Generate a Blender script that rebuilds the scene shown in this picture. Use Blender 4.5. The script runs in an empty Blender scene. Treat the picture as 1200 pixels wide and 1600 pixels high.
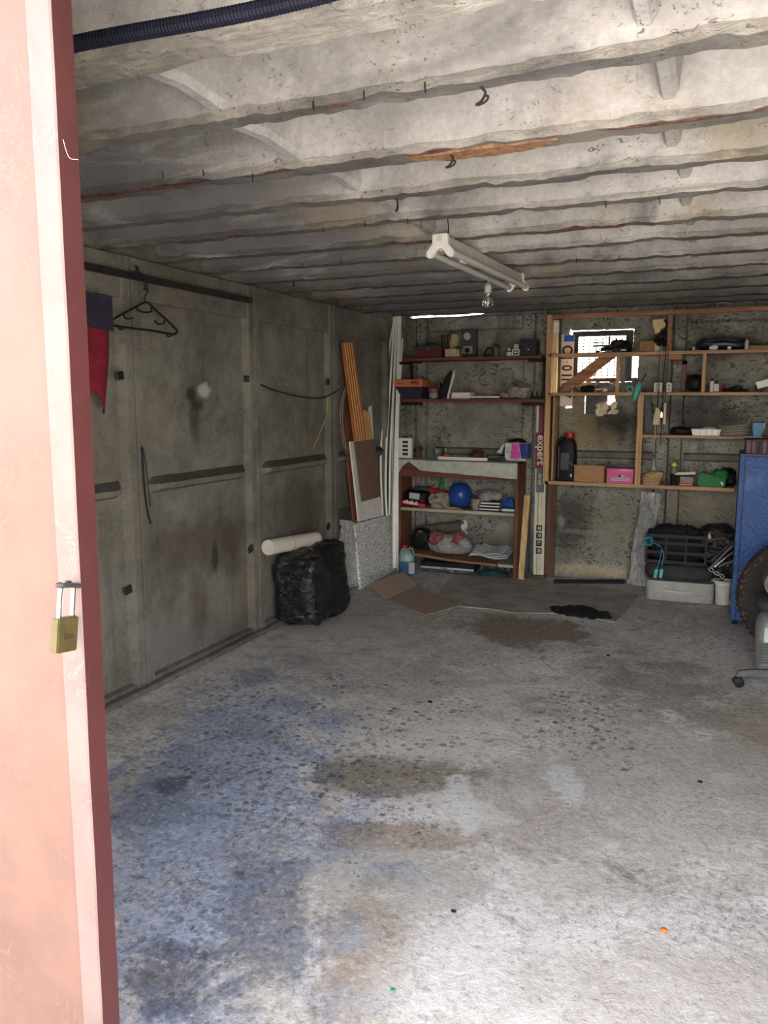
import bpy, bmesh, math, random
from mathutils import Vector, Matrix, noise, Euler
R = math.radians
PI = math.pi
random.seed(7)
scene = bpy.context.scene
col = scene.collection

# ------------------------------------------------------------------ camera
F = 1250.0; H = 1.55
PIT = math.atan(175 / F); YAW = math.atan(537 / math.hypot(F, 175))
FW = Vector((-math.sin(YAW) * math.cos(PIT), math.cos(YAW) * math.cos(PIT), -math.sin(PIT)))
RT = Vector((math.cos(YAW), math.sin(YAW), 0)); UP = RT.cross(FW)
CAM = Vector((0, 0, H))
cd = bpy.data.cameras.new('camera'); cam = bpy.data.objects.new('camera', cd); col.objects.link(cam)
cd.sensor_fit = 'VERTICAL'; cd.sensor_height = 36.0; cd.lens = 36.0 * F / 1600.0
cd.clip_start = 0.05; cd.clip_end = 400
cam.location = CAM; cam.rotation_euler = (PI / 2 - PIT, 0, YAW)
scene.camera = cam

# ------------------------------------------------------------------ light
SUN_DIR = Vector((0.42, 0.50, 0.74)).normalized()      # towards the sun
world = bpy.data.worlds.new('world'); scene.world = world; world.use_nodes = True
wt = world.node_tree; wt.nodes.clear()
wo = wt.nodes.new('ShaderNodeOutputWorld'); wb = wt.nodes.new('ShaderNodeBackground')
sk = wt.nodes.new('ShaderNodeTexSky'); sk.sky_type = 'NISHITA'; sk.sun_disc = False
sk.sun_elevation = math.asin(SUN_DIR.z); sk.sun_rotation = math.atan2(SUN_DIR.x, SUN_DIR.y)
sk.air_density = 1.0; sk.dust_density = 2.5; sk.ozone_density = 1.0
hz = wt.nodes.new('ShaderNodeMix'); hz.data_type = 'RGBA'; hz.inputs[0].default_value = 0.6        # bright summer haze over the whole sky
bw = wt.nodes.new('ShaderNodeRGBToBW'); tn = wt.nodes.new('ShaderNodeMix'); tn.data_type = 'RGBA'; tn.blend_type = 'MULTIPLY'; tn.inputs[0].default_value = 1
wt.links.new(sk.outputs[0], bw.inputs[0]); wt.links.new(bw.outputs[0], tn.inputs[6]); tn.inputs[7].default_value = (1.20, 1.0, 0.78, 1)
wt.links.new(sk.outputs[0], hz.inputs[6]); wt.links.new(tn.outputs[2], hz.inputs[7])
wt.links.new(hz.outputs[2], wb.inputs[0]); wb.inputs[1].default_value = 1.9
wt.links.new(wb.outputs[0], wo.inputs[0])
sl = bpy.data.lights.new('sun', 'SUN'); sl.energy = 7.0; sl.angle = R(0.6); sl.color = (1.0, 0.95, 0.87)
sun = bpy.data.objects.new('sun', sl); col.objects.link(sun)
sun.rotation_euler = SUN_DIR.to_track_quat('Z', 'Y').to_euler(); sun.location = (-8, -4, 9)
vs = scene.view_settings
vs.view_transform = 'Standard'; vs.look = 'None'; vs.gamma = 1.0; vs.use_curve_mapping = False
vs.exposure = 1.12
scene.cycles.max_bounces = 24; scene.cycles.diffuse_bounces = 16; scene.cycles.transparent_max_bounces = 16

# ------------------------------------------------------------------ pixel -> point
def at(px, py, X=None, Y=None, Z=None):
    d = FW * F + RT * (px - 600) + UP * (800 - py)
    t = X / d.x if X is not None else Y / d.y if Y is not None else (Z - H) / d.z
    return CAM + d * t
def bxp(x0, y0, x1, y1, Y):                      # pixel box on a plane Y -> centre x, bottom z, width, height
    ym = (y0 + y1) / 2; xm = (x0 + x1) / 2
    a, b = at(x0, ym, Y=Y).x, at(x1, ym, Y=Y).x
    return (a + b) / 2, at(xm, y1, Y=Y).z, b - a, at(xm, y0, Y=Y).z - at(xm, y1, Y=Y).z

# ------------------------------------------------------------------ materials
def lin(c):
    return tuple(((v / 255) / 12.92 if v / 255 <= 0.04045 else ((v / 255 + 0.055) / 1.055) ** 2.4) for v in c) + (1.0,)
class NT:
    def __init__(s, name):
        s.m = bpy.data.materials.new(name); s.m.use_nodes = True; s.t = s.m.node_tree
        s.b = s.t.nodes['Principled BSDF']; s.pos = s.t.nodes.new('ShaderNodeNewGeometry').outputs['Position']
    def n(s, k): return s.t.nodes.new(k)
    def set(s, sock, v):
        if isinstance(v, bpy.types.NodeSocket): s.t.links.new(v, sock)
        else: sock.default_value = v
    def scale(s, v, sc):
        q = s.n('ShaderNodeVectorMath'); q.operation = 'MULTIPLY'; s.set(q.inputs[0], v); q.inputs[1].default_value = sc
        return q.outputs[0]
    def objc(s): return s.n('ShaderNodeTexCoord').outputs['Object']
    def noise(s, sc, det=4, rough=.6, vec=None, dist=0):
        q = s.n('ShaderNodeTexNoise'); s.set(q.inputs['Vector'], vec or s.pos)
        q.inputs['Scale'].default_value = sc; q.inputs['Detail'].default_value = det
        q.inputs['Roughness'].default_value = rough; q.inputs['Distortion'].default_value = dist
        return q.outputs['Fac']
    def voro(s, sc, vec=None, feat='F1', out='Distance', rnd=1):
        q = s.n('ShaderNodeTexVoronoi'); s.set(q.inputs['Vector'], vec or s.pos); q.feature = feat
        q.inputs['Scale'].default_value = sc; q.inputs['Randomness'].default_value = rnd
        return q.outputs[out]
    def ramp(s, f, a, b, va=0.0, vb=1.0):
        q = s.n('ShaderNodeMapRange'); q.interpolation_type = 'SMOOTHSTEP'; s.set(q.inputs[0], f)
        for i, v in enumerate((a, b, va, vb)): q.inputs[i + 1].default_value = v
        return q.outputs[0]
    def math(s, op, a, b=0.0):
        q = s.n('ShaderNodeMath'); q.operation = op; s.set(q.inputs[0], a); s.set(q.inputs[1], b); q.use_clamp = False
        return q.outputs[0]
    def mix(s, f, a, b, mode='MIX'):
        q = s.n('ShaderNodeMix'); q.data_type = 'RGBA'; q.blend_type = mode; q.clamp_factor = True
        s.set(q.inputs[0], f); s.set(q.inputs[6], a); s.set(q.inputs[7], b)
        return q.outputs[2]
    def bump(s, h, st=.3, d=.01, prev=None):
        q = s.n('ShaderNodeBump'); q.inputs['Strength'].default_value = st; q.inputs['Distance'].default_value = d
        s.set(q.inputs['Height'], h)
        if prev is not None: s.set(q.inputs['Normal'], prev)
        return q.outputs[0]
    def ellipse(s, x, y, rx, ry, edge=.35, rot=0, wob=.5, wsc=3.0):   # soft mask of a stain on the floor
        q = s.n('ShaderNodeMapping'); q.vector_type = 'TEXTURE'; s.set(q.inputs[0], s.pos)
        q.inputs[1].default_value = (x, y, 0); q.inputs[2].default_value = (0, 0, rot); q.inputs[3].default_value = (rx, ry, 1000)
        l = s.n('ShaderNodeVectorMath'); l.operation = 'LENGTH'; s.set(l.inputs[0], q.outputs[0])
        w = s.math('MULTIPLY', s.math('SUBTRACT', s.noise(wsc, 7, .72, None, .6), .5), wob * 4.5)
        return s.ramp(s.math('ADD', l.outputs['Value'], w), 1 - edge, 1 + edge, 1, 0)
    def blob(s, ctr, rad, edge, wob, wsc):
        q = s.n('ShaderNodeMapping'); q.vector_type = 'TEXTURE'; s.set(q.inputs[0], s.pos); q.inputs[1].default_value = tuple(ctr); q.inputs[3].default_value = tuple(rad)
        l = s.n('ShaderNodeVectorMath'); l.operation = 'LENGTH'; s.set(l.inputs[0], q.outputs[0])
        w = s.math('MULTIPLY', s.math('SUBTRACT', s.noise(wsc, 6, .68, None, .5), .5), wob * 2.6)
        return s.ramp(s.math('ADD', l.outputs['Value'], w), 1 - edge, 1 + edge, 1, 0)
    def end(s, color=None, rough=.8, metal=0.0, normal=None, spec=None, trans=None, alpha=None):
        if color is not None: s.set(s.b.inputs['Base Color'], color)
        s.set(s.b.inputs['Roughness'], rough); s.set(s.b.inputs['Metallic'], metal)
        if normal is not None: s.set(s.b.inputs['Normal'], normal)
        if spec is not None: s.b.inputs['Specular IOR Level'].default_value = spec
        if trans is not None: s.b.inputs['Transmission Weight'].default_value = trans
        if alpha is not None: s.set(s.b.inputs['Alpha'], alpha)
        return s.m
MC = {}
def P(name, rgb, rough=.6, metal=0.0, var=.25, sc=18, bump=.1, bd=.002, spec=.4, trans=None):
    if name in MC: return MC[name]
    t = NT(name); c = lin(rgb); d = tuple(v * (1 - var) for v in c[:3]) + (1,); u = tuple(min(1, v * (1 + var * .6)) for v in c[:3]) + (1,)
    f = t.noise(sc, 5, .65)
    cc = t.mix(t.ramp(f, .3, .7), d, u)
    MC[name] = t.end(cc, rough, metal, t.bump(f, bump, bd) if bump else None, spec, trans)
    return MC[name]
def woodmat(name, rgb, axis='Z', var=.35, rough=.7):
    if name in MC: return MC[name]
    t = NT(name); c = lin(rgb); d = tuple(v * (1 - var) for v in c[:3]) + (1,); u = tuple(min(1, v * (1 + var * .5)) for v in c[:3]) + (1,)
    s = {'X': (1.5, 30, 30), 'Y': (30, 1.5, 30), 'Z': (30, 30, 1.5)}[axis]
    g = t.noise(1.0, 5, .6, t.scale(t.pos, s), .6); b = t.noise(5, 4, .6)
    cc = t.mix(t.ramp(g, .3, .7), d, u); cc = t.mix(t.ramp(b, .5, .8, 0, .5), cc, tuple(v * .45 for v in c[:3]) + (1,))
    MC[name] = t.end(cc, rough, 0, t.bump(g, .25, .002), .3); return MC[name]

def concrete(name, light, dark, pits=1.0, soot=None, streak=.5, warm=None, flake=0, coarse=False):
    t = NT(name)
    big = t.noise(1.3, 6, .62, None, .4); mid = t.noise(7, 6, .65); fine = t.noise(60, 4, .6)
    f = t.math('ADD', t.math('MULTIPLY', big, .6), t.math('MULTIPLY', mid, .4))
    c = t.mix(t.ramp(f, .34, .66), lin(dark), lin(light))
    st = t.noise(1.0, 4, .6, t.scale(t.pos, (9, 9, .7)))
    c = t.mix(t.ramp(st, .55, .8, 0, streak), c, tuple(v * .45 for v in lin(dark)[:3]) + (1,))
    if warm: c = t.mix(t.ramp(t.noise(.9, 4, .6), .5, .72, 0, .75), c, lin(warm))
    pz = t.noise(22 if coarse else 42, 4, .6, t.scale(t.pos, (1, 1, 1.5)), 1.4); zone = t.noise(2.2, 4, .6)
    pm = t.math('MULTIPLY', t.ramp(pz, .555 if coarse else .60, .60 if coarse else .67), t.ramp(zone, .36 if coarse else .42, .54 if coarse else .62))
    c = t.mix(t.math('MULTIPLY', pm, pits), c, tuple(v * .30 for v in lin(dark)[:3]) + (1,))
    cr = t.math('ABSOLUTE', t.math('SUBTRACT', t.noise(2.4, 7, .7, None, .6), .5))
    crm = t.math('MULTIPLY', t.ramp(cr, .0, .006, 1, 0), t.ramp(t.noise(1.7, 3), .5, .62))
    c = t.mix(t.math('MULTIPLY', crm, .6), c, tuple(v * .2 for v in lin(dark)[:3]) + (1,))
    c = t.mix(t.ramp(fine, .3, .75, 0, .18), c, (1, 1, 1, 1), 'OVERLAY')
    if soot: c = soot(t, c)
    h = t.math('SUBTRACT', t.math('ADD', t.math('MULTIPLY', mid, .6), t.math('MULTIPLY', fine, .25)), t.math('MULTIPLY', pm, .5))
    nb = t.bump(h, .35 if flake else .55, .008 if flake else .012)
    if flake:
        nb = t.bump(t.noise(14, 8, .75, t.scale(t.pos, (1, 2.5, 2.5)), 1.2), flake, .02, nb)
    return t.end(c, .92, 0, nb, .15)

def ceil_soot_shade(t, c):
    sp = t.n('ShaderNodeSeparateXYZ'); t.set(sp.inputs[0], t.pos)
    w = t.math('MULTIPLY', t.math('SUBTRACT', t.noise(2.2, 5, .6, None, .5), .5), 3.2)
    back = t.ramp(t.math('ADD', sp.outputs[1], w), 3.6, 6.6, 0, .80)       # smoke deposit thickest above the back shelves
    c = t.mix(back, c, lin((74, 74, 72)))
    sm = t.ramp(t.noise(1.1, 5, .65, t.scale(t.pos, (.9, 2.4, 1)), 1.2), .54, .70, 0, .62)
    c = t.mix(sm, c, lin((80, 80, 84)))
    xl = t.math('MULTIPLY', t.ramp(t.math('ADD', sp.outputs[0], t.math('MULTIPLY', w, .12)), -1.75, -1.30, 1, 0), t.ramp(t.noise(2.2, 5, .65, t.scale(t.pos, (.45, 1.6, 3.0)), .6), .30, .52, .15, .78))
    c = t.mix(xl, c, lin((92, 91, 94)))                                     # bay shade painted into the left rib ends, with dirt smears
    yl = t.math('MULTIPLY', t.ramp(t.noise(1.7, 4, .6), .52, .66), .45)
    return t.mix(yl, c, lin((150, 136, 108)))
M_CEIL = concrete('ceiling concrete', (184, 183, 181), (140, 139, 138), .9, ceil_soot_shade, .25, None, .25)
M_RIBF = concrete('flaking limewash concrete', (214, 211, 204), (136, 133, 127), .9, ceil_soot_shade, .2, None, 1.0)
M_SOFF = concrete('darker rib soffit', (126, 124, 120), (84, 83, 81), .9, ceil_soot_shade, .2)  # rib undersides in a darker tone than their faces
def wall_soot(t, c):
    m1 = t.ramp(t.noise(1.6, 5, .65, None, .8), .55, .72, 0, .55)
    return t.mix(m1, c, lin((74, 70, 64)))
def stain(t, c, ctr, rad, col_, s, edge=.5, wob=.6, wsc=5., rot=0):       # a blotch with a place of its own on a wall
    wsc = max(wsc, .9 / min(v_ for v_ in rad if v_ < 5)); m = t.blob(ctr, rad, edge, wob, wsc); return t.mix(t.math('MULTIPLY', m, s), c, lin(col_))
def left_soot(t, c):
    c = wall_soot(t, c)
    for px, py, rx, ry, col_, s in ((312, 612, 26, 24, (84, 82, 78), .3), (298, 616, 7, 11, (40, 39, 38), .8), (308, 634, 10, 8, (46, 45, 43), .7), (304, 655, 7, 40, (56, 54, 50), .6), (319, 610, 9, 11, (186, 184, 176), .8), (310, 850, 70, 42, (74, 64, 54), .6), (470, 800, 36, 50, (72, 62, 54), .6), (336, 870, 5, 22, (40, 37, 34), .7), (310, 990, 60, 26, (112, 110, 106), .5), (250, 1010, 36, 40, (120, 120, 120), .4), (310, 945, 14, 50, (72, 58, 48), .5), (360, 860, 14, 50, (66, 56, 48), .5), (470, 900, 30, 60, (66, 60, 52), .4)):
        p = at(px, py, X=-2.86); q = at(px + rx, py, X=-2.86); z = at(px, py - ry, X=-2.86)
        c = stain(t, c, p, (9, abs(q.y - p.y), abs(z.z - p.z)), col_, s)
    return c
def back_soot(t, c):
    c = wall_soot(t, c)
    for px, py, rx, ry, col_, s in ((950, 660, 44, 34, (44, 43, 42), .85), (905, 650, 30, 40, (150, 140, 112), .6), (930, 690, 40, 22, (150, 136, 104), .5), (1100, 648, 62, 28, (50, 50, 52), .75), (890, 815, 34, 46, (46, 46, 46), .75), (960, 830, 40, 50, (124, 118, 104), .4), (930, 893, 66, 11, (186, 170, 138), .6), (1080, 500, 40, 24, (72, 72, 68), .5), (877, 815, 5, 9, (200, 194, 182), .3), (905, 831, 30, 4, (170, 166, 156), .25), (740, 655, 70, 30, (116, 112, 104), .35), (1090, 790, 50, 40, (118, 106, 90), .45), (640, 560, 12, 90, (80, 80, 76), .6), (1130, 540, 50, 20, (60, 60, 62), .6), (740, 850, 60, 30, (70, 68, 64), .5)):
        p = at(px, py, Y=7.05); q = at(px + rx, py, Y=7.05); z = at(px, py - ry, Y=7.05)
        c = stain(t, c, p, (abs(q.x - p.x), 9, abs(z.z - p.z)), col_, s)
    return c
M_LEFT = concrete('left wall concrete', (128, 126, 117), (92, 90, 84), .35, left_soot, .5, (118, 106, 90))
M_BACK = concrete('back wall concrete', (156, 156, 147), (98, 98, 92), .8, back_soot, .6, (138, 134, 122), 0, True)
M_LEDGE = concrete('dusty concrete ledge', (120, 118, 110), (84, 82, 78), .6, None, .3)
M_DUST = concrete('dark dust', (84, 82, 78), (62, 61, 58), .3, None, .1)
M_PATCH = concrete('lime plaster crust', (226, 216, 186), (170, 158, 128), .2, None, .1)

def floor_mat():
    t = NT('worn concrete floor')
    big = t.noise(.9, 6, .65, None, .5); mid = t.noise(4.5, 7, .72, None, .6); fine = t.noise(36, 8, .78, None, .5); fin2 = t.noise(110, 4, .7)
    c = t.mix(t.ramp(big, .36, .64), lin((192, 186, 177)), lin((216, 212, 205)))
    def E(px, py, qx, qy, col_, s, edge=.4, wob=.6, wsc=4.):
        nonlocal c
        a, b = at((px + qx) / 2, py, Z=0), at((px + qx) / 2, qy, Z=0); l, r = at(px, (py + qy) / 2, Z=0), at(qx, (py + qy) / 2, Z=0)
        m = t.ellipse((l.x + r.x) / 2, (a.y + b.y) / 2, (r - l).length / 2, (a - b).length / 2, edge, math.atan2(r.y - l.y, r.x - l.x), wob, wsc)
        c = t.mix(t.math('MULTIPLY', m, s), c, lin(col_)); return m
    c = t.mix(t.ramp(mid, .50, .64, 0, .7), c, lin((226, 224, 218)))
    c = t.mix(t.ramp(t.noise(5.2, 7, .75, None, .8), .54, .66, 0, .75), c, lin((138, 131, 122)))
    # crust: pale laitance flakes over darker worn concrete
    smooth = t.ramp(t.noise(.75, 4, .6, None, .6), .42, .6)
    crust = t.math('SUBTRACT', 1.0, t.math('MULTIPLY', smooth, .55))
    c = t.mix(t.math('MULTIPLY', t.ramp(fine, .50, .62), t.math('MULTIPLY', crust, .8)), c, lin((236, 234, 229)))
    c = t.mix(t.math('MULTIPLY', t.ramp(fine, .48, .38), t.math('MULTIPLY', crust, .75)), c, lin((104, 98, 92)))
    c = t.mix(t.ramp(t.noise(2.1, 6, .7, None, .7), .48, .66, 0, .5), c, lin((164, 152, 136)))
    E(730, 958, 915, 1012, (132, 116, 98), .85, .3, .7)
    E(470, 1180, 745, 1240, (146, 137, 123), .9, .16, .5)
    E(520, 1285, 760, 1330, (150, 134, 116), .75, .3, .8)
    E(700, 1175, 940, 1330, (168, 158, 145), .5, .3, .8)
    E(455, 1325, 760, 1430, (184, 180, 172), .9, .15, .4)
    E(340, 1340, 480, 1560, (126, 120, 113), .6, .4, .9)
    E(500, 1390, 640, 1560, (156, 142, 124), .6, .3, .9)
    E(950, 1030, 1110, 1120, (122, 116, 110), .6, .5, 1.1)
    E(240, 1210, 300, 1238, (88, 82, 76), .85, .25, .5)
    E(150, 1180, 330, 1300, (128, 129, 134), .5, .5, 1.1)
    E(180, 1470, 330, 1570, (98, 97, 104), .75, .4, .9)
    E(840, 1480, 1240, 1640, (196, 188, 176), .6, .3, .6)
    E(420, 1020, 700, 1110, (150, 144, 136), .45, .6, 1.1)
    E(1120, 1100, 1260, 1180, (150, 136, 116), .6, .4, .8)
    E(430, 950, 700, 1000, (158, 152, 144), .4, .5, 1.0)
    E(840, 1130, 1260, 1330, (186, 180, 171), .6, .3, .7)
    E(600, 1440, 860, 1620, (222, 219, 212), .5, .5, 1.1)
    E(560, 1120, 760, 1180, (218, 216, 210), .6, .5, 1.1)
    E(700, 1205, 740, 1300, (226, 226, 224), .7, .3, 1.0)
    E(860, 1200, 915, 1260, (222, 224, 222), .7, .3, 1.0)
    E(640, 1240, 820, 1290, (222, 220, 214), .6, .5, 1.1)
    m = E(30, 1060, 430, 1640, (150, 150, 150), 0.0, .5, .9)                     # bluish tint laid over the floor along the left side
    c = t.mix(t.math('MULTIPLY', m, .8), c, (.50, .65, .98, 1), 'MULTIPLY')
    # texture of the crust survives inside the stains
    g2 = t.noise(48, 6, .75)
    c = t.mix(t.ramp(g2, .46, .32, 0, .5), c, lin((92, 87, 82))); c = t.mix(t.ramp(g2, .54, .68, 0, .5), c, lin((232, 230, 226)))
    # exposed pebbles
    wob = t.n('ShaderNodeTexNoise'); t.set(wob.inputs[0], t.pos); wob.inputs['Scale'].default_value = 30; wob.inputs['Detail'].default_value = 3
    va = t.n('ShaderNodeVectorMath'); va.operation = 'MULTIPLY_ADD'; t.set(va.inputs[0], wob.outputs['Color']); va.inputs[1].default_value = (.035, .035, 0); t.set(va.inputs[2], t.pos)
    vd = t.scale(va.outputs[0], (1, 1, 0))
    v = t.n('ShaderNodeTexVoronoi'); t.set(v.inputs[0], vd); v.inputs['Scale'].default_value = 24; v.inputs['Randomness'].default_value = 1
    w = v.outputs['Distance']
    v2 = t.n('ShaderNodeTexVoronoi'); t.set(v2.inputs[0], vd); v2.inputs['Scale'].default_value = 52
    def zone(px, py, qx, qy, e=.6):
        a, b = at((px + qx) / 2, py, Z=0), at((px + qx) / 2, qy, Z=0); l, r = at(px, (py + qy) / 2, Z=0), at(qx, (py + qy) / 2, Z=0)
        return t.ellipse((l.x + r.x) / 2, (a.y + b.y) / 2, (r - l).length / 2, (a - b).length / 2, e, math.atan2(r.y - l.y, r.x - l.x), .9, 3.5)
    z = t.math('MAXIMUM', zone(200, 1050, 700, 1290), t.math('MAXIMUM', zone(820, 1080, 1020, 1200), t.math('MULTIPLY', zone(180, 1290, 430, 1560), .7)))
    z = t.math('MAXIMUM', z, t.ramp(t.noise(1.4, 4, .6), .56, .68, 0, .4))
    sel = t.n('ShaderNodeSeparateColor'); t.set(sel.inputs[0], v.outputs['Color']); sel2 = t.n('ShaderNodeSeparateColor'); t.set(sel2.inputs[0], v2.outputs['Color'])
    pm = t.math('MULTIPLY', t.ramp(w, .30, .40, 1, 0), t.math('MULTIPLY', t.ramp(sel.outputs[0], .60, .66), z))
    pm2 = t.math('MULTIPLY', t.ramp(v2.outputs['Distance'], .30, .42, 1, 0), t.math('MULTIPLY', t.ramp(sel2.outputs[0], .62, .70), z))
    pc = t.mix(sel.outputs[1], lin((60, 55, 52)), lin((120, 114, 106)))
    c = t.mix(t.math('MULTIPLY', pm2, .6), c, lin((72, 68, 65)))
    c = t.mix(t.math('MULTIPLY', pm, .7), c, pc)
    cr = t.math('ABSOLUTE', t.math('SUBTRACT', t.noise(1.5, 8, .7, None, .8), .5))
    c = t.mix(t.math('MULTIPLY', t.ramp(cr, 0, .003, 1, 0), t.ramp(t.noise(1.2, 3), .48, .6, 0, .6)), c, lin((70, 66, 62)))
    h = t.math('ADD', t.math('MULTIPLY', mid, .8), t.math('MULTIPLY', fine, .6)); h = t.math('ADD', h, t.math('MULTIPLY', pm, .12))
    nb = t.bump(fin2, .25, .004, t.bump(h, .8, .024))
    return t.end(c, t.ramp(big, .3, .7, .72, .92), 0, nb, .2)
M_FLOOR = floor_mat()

def door_paint(name, rgb, wear, amt, rough=.55):
    t = NT(name); f = t.noise(5, 6, .65); g = t.noise(70, 4, .6)
    c = t.mix(t.ramp(f, .35, .7), lin(rgb), lin(tuple(int(v * .88) for v in rgb)))
    sc_ = t.math('ABSOLUTE', t.math('SUBTRACT', t.noise(4.2, 8, .75, None, 1.4), .5))
    scm = t.math('MULTIPLY', t.ramp(sc_, 0, .012, 1, 0), t.ramp(t.noise(5, 3), .54, .64))
    c = t.mix(t.math('MULTIPLY', scm, amt), c, lin(wear))
    rs = t.ramp(t.noise(38, 4, .7), .66, .72); c = t.mix(t.math('MULTIPLY', rs, .5), c, lin((70, 42, 34)))
    c = t.mix(t.ramp(t.noise(3.1, 6, .7), .58, .72, 0, .35), c, lin((92, 70, 63)))
    return t.end(c, rough, 0, t.bump(t.math('ADD', f, t.math('MULTIPLY', g, .2)), .3, .003), .4)
M_DOOR = door_paint('salmon door paint', (96, 69, 59), (116, 96, 74), .4)
M_DOORB = door_paint('greyed salmon paint on the angle iron', (102, 84, 79), (126, 116, 109), .6)
M_EDGE = door_paint('maroon primer paint', (58, 22, 22), (84, 48, 44), .4)

def blue_enamel():
    t = NT('hammered blue enamel'); f = t.noise(150, 3, .6); g = t.noise(4, 5, .6)
    c = t.mix(t.ramp(f, .42, .62), lin((6, 44, 104)), lin((34, 92, 164)))
    c = t.mix(t.ramp(g, .52, .75, 0, .5), c, lin((110, 146, 186)))
    return t.end(c, .4, 0, t.bump(f, .8, .004), .45)
M_BLUE = blue_enamel()

def film(name, rgb, op=.55, rough=.25):
    t = NT(name); f = t.noise(22, 5, .7, None, 1.5)
    a = t.ramp(f, .35, .65, op * .75, min(1, op * 1.15))
    return t.end(t.mix(f, lin(rgb), lin(tuple(min(255, int(v * 1.25)) for v in rgb))), rough, 0, t.bump(f, .5, .012), .5, None, a)
def foil():
    t = NT('crinkled silver foil'); f = t.noise(1.0, 5, .7, t.scale(t.pos, (46, 46, 7)), 1.6); g = t.voro(30)
    c = t.mix(t.ramp(f, .35, .65), lin((176, 176, 174)), lin((226, 226, 224)))
    return t.end(c, .26, .5, t.bump(t.math('ADD', f, t.math('MULTIPLY', g, .4)), 1.0, .03), .6)
M_FOIL = foil()
def trashbag():
    t = NT('black bin liner'); f = t.noise(9, 7, .65, t.scale(t.pos, (1, 1, 2.2)), 1.6)
    return t.end(lin((22, 22, 25)), t.ramp(f, .3, .7, .18, .38), 0, t.bump(t.noise(11, 4, .6, t.scale(t.pos, (1, 1, 2.6)), 1.8), .7, .03), .8)
M_BAG = trashbag()
def speckle():
    t = NT('pebbled white ceiling tile'); f = t.noise(85, 2, .5, t.scale(t.pos, (1, 1, .75)), .4)
    return t.end(t.mix(t.ramp(f, .44, .58), lin((176, 176, 173)), lin((244, 244, 240))), .7, 0, t.bump(f, 1, .006), .3)
M_TILE = speckle()

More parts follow.
